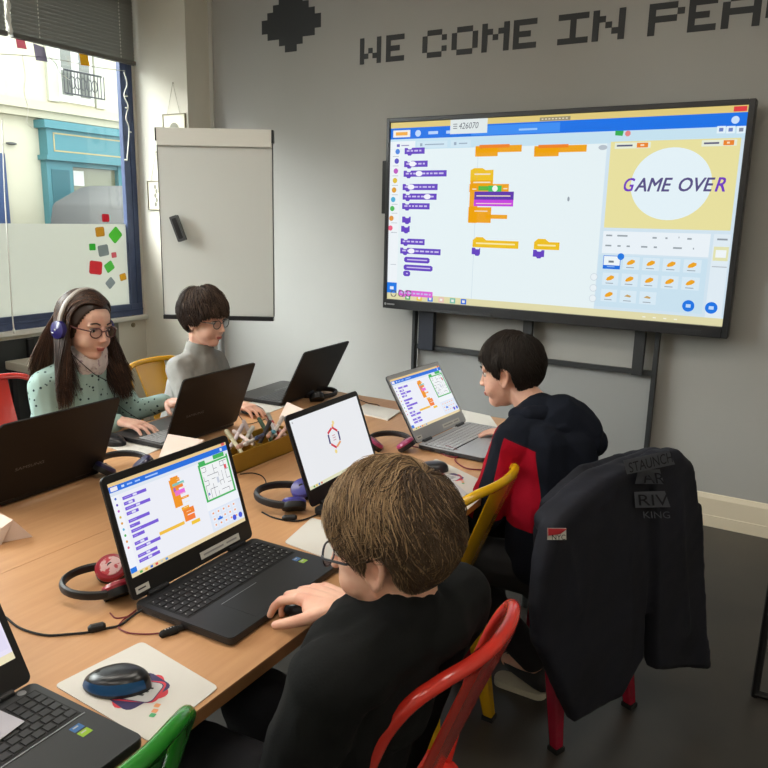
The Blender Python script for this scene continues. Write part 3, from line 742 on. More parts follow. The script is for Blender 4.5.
# ================================================================== laptops
M_screenbezel = mat('screen_bezel', (20, 20, 22), .4)
M_sticker = mat('label_white', (205, 205, 200), .5)
def laptop(label, x, y, yaw, ang, w=.375, body=(30, 31, 34), deck=(34, 35, 38), keyc=(24, 24, 27), ui=None, lidtext=None, labels=False, stripe=False, chips=False, lidcol=None, legends=True):
    t = thing('laptop', label, 'laptop', (x, y, TZ+.001), yaw)
    MBo = mat('laptop_body_%d' % body[0], body, .42, spec=.45); MD = mat('laptop_deck_%d' % deck[0], deck, .38, spec=.5); MK = mat('keys_%d' % keyc[0], keyc, .5)
    D = .68*w; T = .018
    b = MB(MBo); b.prism(rrect(0, D, -w/2, w/2, .012), .004, T-.002, top=rrect(0, D, -w/2, w/2, .012)); b.prism(rrect(.01, D-.02, -w/2+.01, w/2-.01, .012), 0, .004)
    b.use(MD); b.prism(rrect(.001, D-.001, -w/2+.001, w/2-.001, .012), T-.002, T); base = b.build('base', t, ang=30)
    b = MB(M_black)
    for s_ in (-1, 1):
        for k, yy in enumerate((.05, .09, .125)): b.box(yy, yy+.02, s_*(w/2+.0003)-.0006, s_*(w/2+.0003)+.0006, .006, .011)
    b.build('side_ports', base, ang=0)
    # keyboard
    kx0, kx1 = .026, .026+.105; rows = 6; kw = (w-.030)/19.
    k = MB(mat('key_well', (18, 18, 20), .6)); k.box(kx0-.003, kx1+.003, -w/2+.013, w/2-.013, T, T+.0004)
    rh = (kx1-kx0)/rows
    for r_ in range(rows):
        yy = -w/2+.015+(0 if r_ < 2 else 0); c_ = 0
        while c_ < 19:
            if c_ == 15: pass
            span = 1
            if r_ == 5 and c_ == 4: span = 5
            elif r_ in (3, 4) and c_ == 0: span = 1.5
            elif r_ in (2, 3) and c_ >= 13 and c_ < 15: span = 15-c_
            span = min(span, 19-c_)
            a0 = yy+c_*kw; a1 = yy+(c_+span)*kw; xx0 = kx0+r_*rh; xx1 = xx0+rh
            k.use(MK); g = .0013
            k.prism([(xx0+g, a0+g), (xx1-g, a0+g), (xx1-g, a1-g), (xx0+g, a1-g)], T+.0004, T+.0022, top=[(xx0+g*1.6, a0+g*1.6), (xx1-g*1.6, a0+g*1.6), (xx1-g*1.6, a1-g*1.6), (xx0+g*1.6, a1-g*1.6)])
            if legends and span < 3:
                k.use(M_legend); q = (a0+a1)/2-kw*.18; s1 = random.uniform(.0008, .0016); k.box(xx0+rh*.3, xx0+rh*.3+.0028, q-s1, q+s1, T+.0022, T+.00235)
            c_ += span
    k.build('keyboard', t, ang=0)
    b = MB(MD); b.box(kx1+.022, D-.014, -w*.13-.05, -w*.13+.058, T, T+.0003)
    if stripe:
        b.use(M_silver); b.box(kx1+.007, kx1+.0088, -w/2+.01, w/2-.01, T, T+.0012)
    else:
        b.use(M_silver); b.box(kx1+.020, kx1+.0212, -w*.13-.05, -w*.13+.058, T, T+.0006)
    b.build('touchpad', t, ang=0)
    if chips:
        for (xx, yy, c_, nm) in ((kx1+.020, w/2-.040, (60, 110, 170), 'blue processor sticker'), (kx1+.038, w/2-.040, (150, 190, 50), 'green graphics sticker')):
            b = MB(mat('chip_%d' % c_[0], c_, .3)); b.box(xx, xx+.014, yy-.009, yy+.009, T, T+.0003); o = b.build('palm_sticker', t, ang=0); o['label'] = nm
            b = MB(M_legend); b.box(xx+.003, xx+.006, yy-.005, yy+.004, T+.0003, T+.0004); b.build('sticker_print', o, ang=0)
    if stripe:
        b = MB(M_silver); b.T = Matrix.Translation((.013, w/2-.03, T)); b.lathe([(.007, 0), (.007, .0006), (.005, .0006), (.005, .0003)], n=20); b.build('power_button', t)
    # hinges and lid
    for s_ in (-1, 1): b = MB(MBo); b.tube([(.002, s_*w*.40, T+.002), (.002, s_*w*.26, T+.002)], .0065, 10); b.build('hinge', t)
    LH = .695*w; lc = lidcol or body
    lid = bpy.data.objects.new('lid', None); 
    ML = mat('laptop_lid_%d' % lc[0], lc, .48, spec=.3)
    b = MB(ML); b.prism(rrect(-w/2, w/2, .002, LH, .012), -.006, -.0005, 'x'); b.use(M_screenbezel if ui != 'grey' else MD); b.prism(rrect(-w/2+.001, w/2-.001, .003, LH-.001, .012), -.0005, 0, 'x')
    lid = b.build('lid', t, (0, 0, T), (0, -ang, 0), 30)
    SW = w-.024; SH = SW*9/16; sz1 = LH-.016; sz0 = sz1-SH
    s = MB()
    def q(u0, v0, u1, v1, col, lv=1, e=1.):
        s.use(emi(*col, e)); xx = .0002+lv*.00022
        s.quad((xx, -SW/2+u0*SW, sz1-v1*SH), (xx, -SW/2+u1*SW, sz1-v1*SH), (xx, -SW/2+u1*SW, sz1-v0*SH), (xx, -SW/2+u0*SW, sz1-v0*SH))
    def disc(u, v, r, col, lv=2):
        s.use(emi(*col)); xx = .0002+lv*.00022
        s.add([(xx, -SW/2+u*SW+r*math.cos(2*PI*i/16), sz1-v*SH+r*math.sin(2*PI*i/16)) for i in range(16)], [tuple(range(16))])
    if ui in ('maze', 'grey'):
        OR = (240, 150, 40)
        q(0, 0, 1, 1, (236, 238, 246), 0); q(0, 0, 1, .035, (232, 200, 140)); q(0, .035, 1, .098, (40, 112, 220)); q(0, .098, 1, .135, (222, 230, 240)); q(0, .955, 1, 1, (232, 212, 168))
        q(.955, .0, .985, .03, (220, 90, 90), 2); q(.01, .045, .06, .088, (236, 232, 240), 2); q(.09, .055, .11, .078, (200, 220, 250), 2)
        for a_, c_ in ((.13, .17), (.19, .23), (.27, .37)): q(a_, .06, c_, .075, (170, 200, 250), 2)
        q(.93, .05, .95, .085, (200, 220, 250), 2)
        q(0, .135, .055, .955, (240, 242, 248), 1)
        cc = ((70, 110, 200), (100, 70, 180), (190, 90, 190), (220, 190, 60), (220, 160, 50), (80, 175, 215), (80, 185, 90), (220, 150, 60), (220, 90, 120))
        for i in range(9): disc(.028, .17+i*.065, .0026, cc[i])
        yy = .175
        for (wd, mid_, gap) in ((.18, 1, .055), (.08, 1, .05), (.19, 1, .05), (.09, 1, .075), (.16, 0, .05), (.075, 0, .05), (.21, 0, .05), (.09, 0, .075), (.10, 1, .05), (.19, 1, .075), (.15, 1, .05), (.16, 2, .05), (.12, 0, .06), (.06, 0, .05)):
            if yy > .9: break
            q(.075, yy, .075+wd, yy+.034, (120, 92, 214), 2)
            if mid_: q(.075+wd*.42, yy+.006, .075+wd*.42+.03, yy+.028, (222, 222, 246), 3)
            q(.085, yy+.014, .085+wd*.3, yy+.019, (190, 176, 240), 3); yy += gap*1.08
        q(0, .90, .045, .955, (40, 120, 226), 3)
        for (u0, v0, u1, v1, c_) in ((.495, .17, .56, .20, OR), (.48, .195, .545, .50, OR), (.48, .195, .57, .235, OR), (.50, .245, .60, .275, (110, 196, 190)), (.50, .29, .52, .34, (150, 90, 200)), (.515, .27, .585, .31, (240, 130, 60)), (.505, .33, .59, .385, (230, 110, 220)), (.50, .39, .53, .43, OR), (.52, .42, .61, .445, OR), (.48, .44, .545, .51, OR), (.525, .53, .59, .57, (240, 170, 50)), (.53, .56, .625, .63, (240, 130, 50)), (.535, .64, .62, .70, (244, 124, 60)), (.53, .60, .56, .70, OR), (.31, .68, .52, .715, (240, 190, 70)), (.575, .72, .65, .76, (240, 196, 60))):
            q(u0-.045, v0, u1-.045, v1, c_, 3)
        for i in range(8): q(.50+.01*(i % 3), .21+i*.055, .54+.01*(i % 3), .215+i*.055, (250, 226, 180), 4)
        GR = (66, 176, 92)
        q(.70, .135, .985, .60, (226, 240, 226), 2); 
        for r4 in ((.70, .155, .715, .60), (.97, .135, .985, .60), (.70, .58, .985, .60), (.70, .16, .985, .18), (.71, .12, .77, .16), (.85, .10, .955, .15)): q(*r4, GR, 3)
        q(.72, .185, .965, .575, (240, 242, 244), 3)
        rnd = random.Random(3)
        for i in range(7):
            for j in range(7):
                u = .725+i*.034; v = .195+j*.054
                if rnd.random() < .55: q(u, v, u+.034, v+.005, (60, 60, 80), 4)
                if rnd.random() < .5: q(u, v, u+.0025, v+.054, (60, 60, 80), 4)
        q(.93, .25, .95, .30, (226, 80, 90), 5); q(.73, .50, .745, .53, (120, 130, 200), 5); q(.835, .36, .855, .43, (200, 206, 220), 5)
        q(.69, .61, 1, .70, (240, 243, 248), 2); q(.69, .70, 1, .955, (222, 230, 244), 2)
        for i in range(5):
            for j in range(3):
                q(.71+i*.05, .72+j*.07, .745+i*.05, .775+j*.07, (234, 238, 248), 3)
                q(.72+i*.05, .735+j*.07, .735+i*.05, .755+j*.07, (236, 160, 110) if (i, j) != (1, 1) else (60, 120, 220), 4)
        q(.755, .82, .80, .845, (50, 120, 226), 5)
        for u in (.905, .965): disc(u, .90, .0065, (70, 90, 214), 5)
        for i in range(6): q(.06+i*.04, .965, .08+i*.04, .99, ((90, 170, 90), (230, 180, 60), (60, 110, 210), (220, 90, 90), (200, 200, 190), (90, 150, 220))[i], 2)
    elif ui == 'logo':
        q(0, 0, 1, 1, (232, 234, 238), 0); q(0, .955, 1, 1, (222, 222, 190)); q(.02, .03, .035, .055, (190, 192, 198), 2)
        for i, c_ in enumerate(((90, 160, 90), (230, 190, 70), (60, 110, 210), (200, 80, 80))): q(.05+i*.035, .965, .07+i*.035, .99, c_, 2)
        # small hexagonal emblem of coloured bars
        cu, cv = .50, .46
        cols = [(206, 52, 74), (66, 52, 110), (206, 52, 74), (226, 160, 110), (66, 52, 110), (206, 52, 74)]
        for i in range(6):
            a0 = PI/2+i*PI/3; a1 = a0+PI/3*.92
            p0 = Vector((math.cos(a0), math.sin(a0)))*.028; p1 = Vector((math.cos(a1), math.sin(a1)))*.030
            n_ = (p1-p0).normalized(); n_ = Vector((-n_.y, n_.x))*.0034
            s.use(emi(*cols[i])); o = Vector((-SW/2+cu*SW, sz1-cv*SH)); xx = .0009
            s.add([(xx, *(o+p0+n_)), (xx, *(o+p1+n_)), (xx, *(o+p1-n_)), (xx, *(o+p0-n_))], [(0, 3, 2, 1)])
        disc(.47, .66, .006, (236, 214, 140)); disc(.545, .25, .006, (236, 214, 150)); disc(.525, .29, .005, (240, 200, 130))
        for i in range(3): q(.478, .42+i*.035, .522, .432+i*.035, (206, 150, 160), 3)
    elif ui == 'edge':
        q(0, 0, 1, 1, (232, 226, 246), 0); q(0, .94, 1, 1, (236, 226, 190)); q(.6, .2, .99, .9, (226, 220, 244), 1)
    else:
        s.use(M_blackgloss); s.quad((.0004, -SW/2, sz0), (.0004, SW/2, sz0), (.0004, SW/2, sz1), (.0004, -SW/2, sz1))
    s.build('screen', lid, ang=0)
    if labels:
        b = MB(M_sticker); b.box(0, .0005, -w/2+.012, -w/2+.047, .012, .026); b.use(M_dkgrey); b.box(.0005, .0007, -w/2+.018, -w/2+.038, .018, .021); b.build('label_sticker', lid, ang=0)
        b = MB(M_sticker); b.box(0, .0005, w/2-.175, w/2-.045, .012, .028); b.use(mat('label_print', (150, 150, 150), .6)); b.box(.0005, .0007, w/2-.165, w/2-.10, .018, .022); b.box(.0005, .0007, w/2-.09, w/2-.055, .018, .022); b.build('label_sticker', lid, ang=0)
    if lidtext:
        b = MB(mat('lid_badge', (120, 120, 124), .3, metal=.6)); wt = w*.23
        add_text(b, lidtext, wt, .010, (-.0062, wt*.5+.075, LH*.37), (0, -1, 0), (0, 0, 1)); b.build('lid_logo', lid, ang=0)
    return t
# right-hand table, screens turned to us
L_B = laptop('black laptop showing a maze game, under the nearest boy\'s hand', -1.115, 1.108, .02, .30, .372, ui='maze', labels=True, chips=True)
L_C = laptop('black laptop with a blank white desktop and a small hexagon emblem', -1.114, 1.709, .03, .36, .371, ui='logo')
L_F = laptop('silver keyed laptop with block code on screen, before the boy in red and navy', -1.145, 2.385, -.046, .555, .374, body=(60, 62, 66), deck=(168, 171, 176), keyc=(186, 189, 194), ui='grey', labels=True, lidcol=(60, 62, 66), legends=False)
L_A = laptop('black laptop cut off at the bottom left corner, grey keys and silver line', -1.044, .467, .02, .524, .379, body=(28, 28, 30), deck=(50, 52, 54), keyc=(46, 48, 50), ui='edge', stripe=True, chips=True, legends=False)
# left-hand table, lids towards us
L_D = laptop('dark brown-black laptop whose lid back faces us, used by the girl', -1.859, 1.880, 3.176, .388, .371, body=(20, 18, 18), deck=(60, 60, 62), keyc=(150, 150, 152), lidtext='SAMSUNG', legends=False)
L_E = laptop('open black laptop by the back wall with its lid leaning back, nobody at it', -1.915, 2.57, 3.20, .47, .365, body=(22, 22, 23), deck=(46, 46, 48), keyc=(70, 70, 72), legends=False)
L_S = laptop('black laptop at the left picture edge, wordmark on its lid back', -1.832, 1.238, 3.16, .406, .376, body=(18, 17, 18), lidtext='SAMSUNG', legends=False)

# ================================================================== chairs
def chair(label, x, y, yaw, rgb, group='metal cafe chairs around the table'):
    t = thing('metal_chair', label, 'chair', (x, y, 0), yaw, None)
    M = mat('chair_paint_%d_%d' % (rgb[0], rgb[1]), rgb, .25, spec=.5, coat=.5)
    b = MB(M)
    o = [(px_*1.0, py_) for px_, py_ in rrect(-.18, .18, -.18, .18, .05, 5)]
    b.prism(o, .428, .444, top=o); b.prism([(a*.97, c*.97) for a, c in o], .444, .449, top=[(a*.9, c*.9) for a, c in o])
    b.build('seat', t, ang=35)
    for sx in (-1, 1):
        for sy in (-1, 1):
            b = MB(M); x0, y0, x1, y1 = sx*.150, sy*.150, sx*(.205 if sx > 0 else .220), sy*.178
            b.prism([(x1-.016, y1-.016), (x1+.016, y1-.016), (x1+.016, y1+.016), (x1-.016, y1+.016)], .012, .43, top=[(x0-.03, y0-.03), (x0+.03, y0-.03), (x0+.03, y0+.03), (x0-.03, y0+.03)])
            lg = b.build('leg', t, ang=20, bevel=.006)
            b = MB(M_rubber); b.box(x1-.018, x1+.018, y1-.018, y1+.018, 0, .014); b.build('rubber_foot', lg, ang=0)
    pts = [(-.13, .172, .44), (-.152, .183, .56), (-.180, .190, .68), (-.212, .190, .768), (-.246, .173, .825), (-.273, .130, .848), (-.292, .066, .853), (-.298, 0, .854)]
    pts = pts+[(a, -c, z) for a, c, z in reversed(pts[:-1])]
    b = MB(M); b.tube(spline(pts, 5), .0125, 12); b.build('back_hoop', t)
    b = MB(M); n = 10; vs = []
    for i in range(n+1):
        f = i/n; z = .44+f*.402; xx = -.150-.146*f**1.1; hw = .068+.022*f**2
        vs.append([(xx, -hw, z), (xx-.006, -hw*.8, z), (xx-.006, hw*.8, z), (xx, hw, z)])
    V = [Vector(p) for r_ in vs for p in r_]; V2 = [p+Vector((.003, 0, 0)) for p in V]; N = len(V); F = []
    for i in range(n):
        for j in range(3):
            a = i*4+j; F.append((a, a+4, a+5, a+1)); F.append((N+a, N+a+1, N+a+5, N+a+4))
        for j in (0, 3):
            a = i*4+j; F.append((a, N+a, N+a+4, a+4) if j == 0 else (a, a+4, N+a+4, N+a))
    b.add(V+V2, F); b.build('splat', t, ang=35)
    return t
RED = (206, 50, 38); YEL = (214, 164, 22); 
CH_B = chair('glossy red metal chair in the foreground, the nearest boy sits on it', -.685, 1.045, PI-.05, RED)
CH_C = chair('yellow metal chair in the foreground pushed in at the laptop with the white desktop', -.962, 1.775, PI-.02, (206, 160, 14))
CH_A = chair('green metal chair cut by the bottom edge, before the bottom left laptop', -.955, .50, PI-.02, (38, 128, 40))
CH_F = chair('crimson metal chair under the dark jacket, seat of the boy in red and navy', -.65, 2.17, PI-.39, (150, 20, 48))
CH_G = chair('red metal chair at the left picture edge behind the girl', -2.57, 1.72, .03, (196, 52, 44))
CH_Y = chair('yellow metal chair by the white wall, behind the boy in grey', -2.37, 2.385, .03, (206, 150, 20))
b = MB(M_black)
b.tube([(0, 0, 0), (.004, .0, .55)], .012, 8); b.tube([(0, 0, .012), (.33, .02, .012)], .012, 8); b.tube([(.004, 0, .55), (.33, .02, .55)], .012, 8); b.tube([(.33, .02, 0), (.33, .02, .55)], .012, 8)
tag(b.build('metal_trestle', loc=(-.035, 2.53, 0)), 'black metal frame leg standing on the floor at the right picture edge', 'trestle')
# ================================================================== people
def skinmat(k, rgb, red):
    m = mat('skin_%s' % k, rgb, .5, spec=.4, noise_=(28, red, .4, .75), bump=(300, .05, .0005))
    m.node_tree.nodes['Principled BSDF'].inputs['Subsurface Weight'].default_value = .08
    m.node_tree.nodes['Principled BSDF'].inputs['Subsurface Radius'].default_value = (.02, .008, .004)
    return m
M_lip = mat('lip_skin', (176, 96, 88), .45)
M_eye = mat('eye_white', (215, 212, 206), .2); M_iris = mat('eye_dark', (40, 28, 22), .15)
def head_frame(c, yaw, pitch, roll=0, s=1.):
    return Matrix.Translation(Vector(c)) @ Matrix.Rotation(yaw, 4, 'Z') @ Matrix.Rotation(pitch, 4, 'Y') @ Matrix.Rotation(roll, 4, 'X') @ Matrix.Scale(s, 4)
def head_prims(b, H, cheek=1.):
    o = b.T; b.T = H
    b.ell((-.012, 0, .028), (.090, .073, .086), None, 24, 16)
    b.ell((.022, 0, -.022), (.062, .059, .078), None, 24, 16)
    b.ell((.030, 0, .040), (.055, .058, .050))
    b.ell((.052, 0, -.084), (.027, .026, .022)); b.ell((.024, 0, -.052), (.050, .050, .052))
    for s in (-1, 1):
        b.ell((.044, s*.031, -.040), (.032, .028*cheek, .031))
        b.cap((.012, s*.040, -.055), (.050, s*.014, -.088), .016, .017)
        b.cap((.076, s*.014, .022), (.066, s*.044, .020), .009, .007, 8)
        b.ell((.091, s*.010, -.029), (.009, .007, .0065))
        # ear
        e = [(-.008, .070, -.028), (.004, .073, -.020), (.008, .075, .002), (.002, .079, .020), (-.014, .083, .024), (-.025, .084, .010), (-.020, .080, -.012), (-.010, .073, -.030)]
        b.tube(spline([(x, s*y, z) for x, y, z in e], 3), .0052, 6)
        b.ell((-.008, s*.070, -.002), (.016, .0055, .023))
        b.ell((-.004, s*.073, -.030), (.007, .005, .009))
    b.cap((.078, 0, .014), (.093, 0, -.024), .0075, .0095, 10)
    b.ell((.096, 0, -.026), (.009, .009, .008))
    b.ell((.082, 0, -.056), (.011, .017, .005)); b.ell((.080, 0, -.0635), (.011, .015, .0055))
    b.T = o
def hand_prims(b, wrist, fwd, up, side, curl=(.5, .5, .5, .5), tcurl=.3, s=.8, spread=.1, tout=.9, rr=1.):
    """wrist point, pointing direction, back-of-hand normal, side: +1 thumb on (up x fwd) side"""
    f = Vector(fwd).normalized(); u = (Vector(up)-f*f.dot(Vector(up))).normalized(); l = u.cross(f)*side
    W = Vector(wrist)
    off = (.027, .009, -.010, -.028); ln = ((.040, .024, .019), (.045, .027, .020), (.041, .025, .019), (.031, .019, .017)); kx = (.083, .086, .082, .074)
    tips = []
    for i in range(4):
        k = W + f*kx[i]*s + l*off[i]*s + u*(.006 if i in (1, 2) else .003)*s
        b.cap(W + l*off[i]*.55*s, k, .0155*s, .0115*s, 10)
        a = 0; p = k; d = f; sp = spread*(1.5-i)*.6
        dirv = (f*math.cos(sp)+l*math.sin(sp)).normalized()
        for j in range(3):
            a += curl[i]*(.55, 1.0, .7)[j]
            d = (dirv*math.cos(a) - u*math.sin(a)).normalized()
            q = p + d*ln[i][j]*s
            b.cap(p, q, (.0096, .0088, .0078)[j]*s*rr, (.0088, .0078, .0066)[j]*s*rr, 10); p = q
        tips.append((p, d))
    b.cap(W+f*.02*s+l*.012*s, W+f*.055*s+l*.030*s-u*.006*s, .018*s, .014*s, 10)
    t0 = W + f*.018*s + l*.026*s - u*.004*s
    td = (f*math.cos(tout) + l*math.sin(tout) - u*.25).normalized(); t1 = t0+td*.040*s
    td2 = (td*math.cos(tcurl) + f*math.sin(tcurl)*.9 - u*.12).normalized(); t2 = t1+td2*.030*s
    t3 = t2 + (td2+f*.25).normalized()*.024*s
    b.cap(t0, t1, .0145*s, .0115*s, 10); b.cap(t1, t2, .0110*s, .0098*s, 10); b.cap(t2, t3, .0098*s, .0076*s, 10)
    tips.append((t3, (t3-t2).normalized()))
    return tips, u
def zline(az, style):
    a = abs(math.degrees(az))
    T = {'short': [(0, .052), (35, .046), (52, .030), (62, -.012), (78, -.016), (84, .018), (104, .014), (112, -.030), (135, -.062), (180, -.074)],
         'fringe': [(0, .050), (28, .046), (46, .036), (60, .012), (72, -.010), (79, -.014), (84, .020), (104, .014), (112, -.040), (135, -.075), (180, -.085)],
         'bowl': [(0, .026), (35, .022), (52, .010), (66, -.020), (84, -.022), (96, -.022), (108, -.055), (140, -.078), (180, -.080)]}[style]
    for i in range(len(T)-1):
        if a <= T[i+1][0]:
            f = (a-T[i][0])/(T[i+1][0]-T[i][0]); return T[i][1]*(1-f)+T[i+1][1]*f
    return T[-1][1]
HC = Vector((-.012, 0, .028))
def hairpt(d, off):
    """point on hair ellipsoid in direction d"""
    r = Vector((.094, .078, .090)); k = 1/math.sqrt((d.x/r.x)**2+(d.y/r.y)**2+(d.z/r.z)**2)
    p = HC + d*(k+off)
    return p
def ribbon(V, F, I, pts, wd, mi):
    """thin three sided lock"""
    n = len(pts); o = len(V)
    for i, p in enumerate(pts):
        t = (pts[min(i+1, n-1)]-pts[max(i-1, 0)]); t = t.normalized() if t.length > 1e-7 else Vector((0, 0, 1))
        nn = (p-HC); nn = (nn-t*nn.dot(t)); nn = nn.normalized() if nn.length > 1e-7 else Vector((1, 0, 0))
        s = t.cross(nn); w = wd*(.35+.65*math.sin(PI*min(.93, (i+.6)/n))**.6) if i < n-1 else wd*.12
        V += [p+s*w, p+nn*w*.7, p-s*w]
    for i in range(n-1):
        a = o+i*3
        F += [(a, a+1, a+4, a+3), (a+1, a+2, a+5, a+4), (a+2, a, a+3, a+5)]; I += [mi]*3
def hair_short(name, H, style, cols, n, root, thick=1., seed=1, wave=.1, swirl=.35, crown=(-.45, .1, .88), wd=.0016, tuft=1.):
    rnd = random.Random(seed)
    mats_ = [mat('hair_%s_%d' % (name, i), c, .55, spec=.25) for i, c in enumerate(cols)]
    ax = Vector(crown).normalized(); e1 = Vector((1, 0, 0)); e1 = (e1-ax*e1.dot(ax)).normalized(); e2 = ax.cross(e1)
    V = []; F = []; I = []
    # under-shell
    NU, NV = 96, 60; base = 0
    grid = {}
    for i in range(NV+1):
        for j in range(NU):
            ph = PI*.86*i/NV; th = 2*PI*j/NU
            d = Vector((math.sin(ph)*math.cos(th), math.sin(ph)*math.sin(th), math.cos(ph)))
            p = hairpt(d, 0); ok = p.z-HC.z*0 > zline(math.atan2(d.y, d.x), style)+.004
            grid[i, j] = (len(V), ok); V.append(hairpt(d, (.001 if ok else -.012)))
    for i in range(NV):
        for j in range(NU):
            j2 = (j+1) % NU
            if grid[i, j][1] or grid[i+1, j][1]:
                F.append((grid[i, j][0], grid[i+1, j][0], grid[i+1, j2][0], grid[i, j2][0])); I.append(0)
    nclump = max(30, n//14); clumps = [(rnd.uniform(0, 2*PI), rnd.uniform(.02, 1.9), rnd.uniform(-1, 1), rnd.uniform(-1, 1)) for _ in range(nclump)]
    for k in range(n):
        cl = clumps[rnd.randrange(nclump)]
        th = cl[0]+rnd.gauss(0, .09)/max(.3, math.sin(cl[1])); ph = max(.01, cl[1]+rnd.gauss(0, .08))
        L = rnd.uniform(.45, .85); m_ = 8; pts = []
        lift = (.003+.013*abs(cl[2])**1.5)*thick*tuft*(1.25-.7*min(1., cl[1]/1.6))
        for i in range(m_):
            f = i/(m_-1); a = ph+L*f; t = th + swirl*math.sin(min(a, 1.4))*f + wave*cl[3]*f*f + wave*.4*math.sin(6*f+cl[2]*3)*f
            d = ax*math.cos(a) + (e1*math.cos(t)+e2*math.sin(t))*math.sin(a)
            off = .002+(.006+lift*math.sin(PI*f*.8))*thick*(.6+.4*rnd.random()*0+.4)
            if math.degrees(abs(math.atan2(d.y, d.x))) < 60 and style != 'short': off += .004*f
            p = hairpt(d, off)
            if p.z < zline(math.atan2(d.y, d.x), style)+rnd.uniform(-.006, .004): break
            pts.append(p)
        if len(pts) > 2:
            q0 = pts[len(pts)//2]; lo = (q0.z < .062-.25*max(0, q0.x) and q0.x < .055) or q0.x < -.055  # lower and back locks darker: shorter cut, plus shading put into the colour
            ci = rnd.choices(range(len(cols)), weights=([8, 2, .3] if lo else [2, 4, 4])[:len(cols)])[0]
            ribbon(V, F, I, pts, wd*rnd.uniform(.6, 1.2), ci)
    V = [H @ v - root for v in V]
    me = bpy.data.meshes.new('hair'); me.from_pydata([tuple(v) for v in V], [], F)
    for m in mats_: me.materials.append(m)
    me.polygons.foreach_set('material_index', I); me.polygons.foreach_set('use_smooth', [True]*len(F)); me.update()
    o = bpy.data.objects.new('hair', me); COL.objects.link(o); return o
def face_bits(H, root, parent, brow, glasses=None, look=0):
    for s in (-1, 1):
        b = MB(M_eye); b.T = Matrix.Translation(-root) @ H; b.ell((.0665, s*.030, .004), (.0085, .0125, .0078)); b.use(M_iris); b.ell((.0728, s*.030, .003), (.0032, .0052, .0052)); b.build('eye', parent)
        b = MB(M_iris); b.T = Matrix.Translation(-root) @ H
        b.tube(spline([(.073, s*.017, .008), (.0765, s*.029, .0125), (.070, s*.043, .008)], 4), .0013, 6); b.build('eyelash', parent)
        b = MB(brow); b.T = Matrix.Translation(-root) @ H
        b.tube(spline([(.084, s*.014, .025), (.083, s*.030, .031), (.072, s*.047, .027)], 4), [.0016]*8+[.0008], 6, flat=1.8); b.build('eyebrow', parent)
    if glasses:
        col, r_, met = glasses
        g = MB(col); g.T = Matrix.Translation(-root) @ H
        for s in (-1, 1):
            pts = [(.089-abs(math.sin(a))*0-.004*max(0, math.cos(a))*1, s*(.031+.0225*math.cos(a)), -.001+.0170*math.sin(a)) for a in [2*PI*i/22 for i in range(22)]]
            g.tube(pts, r_, 6, closed=True)
            g.tube([(.086, s*.053, .006), (.075, s*.066, .008), (.035, s*.0775, .007), (.006, s*.0775, .010), (-.006, s*.078, .014)], r_*1.15, 6)
        g.tube([(.089, -.009, .003), (.094, 0, .006), (.089, .009, .003)], r_, 6)
        go = g.build('eyeglasses', parent)
        l = MB(thin_lens); l.T = Matrix.Translation(-root) @ H
        for s in (-1, 1):
            l.add([(.088-.004*max(0, math.cos(a)), s*(.031+.0215*math.cos(a)), -.001+.0160*math.sin(a)) for a in [2*PI*i/22 for i in range(22)]], [tuple(range(22))])
        l.build('lens', go)
thin_lens = thin_glass('lens_glass', (240, 244, 246), .10)
def person(label, root, headH, joints, skin, hands, cheek=1., vs=.0035):
    """one continuous body: head, neck, trunk, arms, hands and legs"""
    J = {k: Vector(v) for k, v in joints.items()}
    b = MB(skin); head_prims(b, headH, cheek)
    b.chain([headH @ Vector((-.022, 0, -.045)), J['neck']], [.046, .050]); b.cap(J['neck'], J['chest'], .050, .062)
    b.cap(J['chest'], J['pelvis'], .065, .070)
    for s in 'LR':
        b.cap(J['neck'], J['sh'+s], .038, .036); b.chain([J['sh'+s], J['el'+s], J['wr'+s]], [.036, .029, .0195])
        b.cap(J['pelvis'], J['hip'+s], .068, .055); b.chain([J['hip'+s], J['kn'+s], J['an'+s]], [.052, .040, .028])
        b.cap(J['an'+s], J['to'+s], .03, .025)
    tips = {}
    for s, h in hands.items():
        tips[s] = hand_prims(b, J['wr'+s], **h)
    me = vox(b, vs, 3, .5)
    Hn = headH.inverted(); bm = bmesh.new(); bm.from_mesh(me); sel = []
    for v in bm.verts:
        q = Hn @ v.co
        if -.012 < q.x < .10 and .020 < abs(q.y) < .066 and -.105 < q.z < .000: sel.append(v)
        elif .03 < q.x < .09 and abs(q.y) <= .020 and -.110 < q.z < -.078: sel.append(v)
    for _ in range(14): bmesh.ops.smooth_vert(bm, verts=sel, factor=.5, use_axis_x=True, use_axis_y=True, use_axis_z=True)
    bm.to_mesh(me); bm.free(); shift(me, root)
    o = put(me, 'person', [skin, M_lip])
    Hi = headH.inverted()
    idx = []
    for p in me.polygons:
        q = Hi @ (p.center+Vector(root))
        idx.append(1 if q.x > .080 and abs(q.y) < .0155 and -.0665 < q.z < -.0535 else 0)
    me.polygons.foreach_set('material_index', idx)
    o.location = root; tag(o, label, 'person', None)
    mn = mat('fingernail', (226, 178, 160), .25)
    for s, (tp, u) in tips.items():
        if 'nails' in str(hands[s].get('s')): pass
    return o, J, tips
def cloth(name, parent, root, prims, m, v=.006, sm=4, folds=.004, fs=14, seed=0, label=None, cut=None):
    b = MB(m)
    for q in prims: b.cap(*q)
    me = vox(b, v, sm, .5)
    nrm = [x.normal.copy() for x in me.vertices]
    for vtx, n_ in zip(me.vertices, nrm):
        p = vtx.co*fs+Vector((seed, seed*1.7, 0)); k = noise.noise(Vector((p.x, p.y, p.z*.55)))
        k2 = noise.noise(p*2.3)
        vtx.co += n_*(folds*(1-abs(k)*2.6)*.9+folds*.35*k2)
    shift(me, root)
    o = put(me, name, [m], parent)
    if label: o['label'] = label
    return o
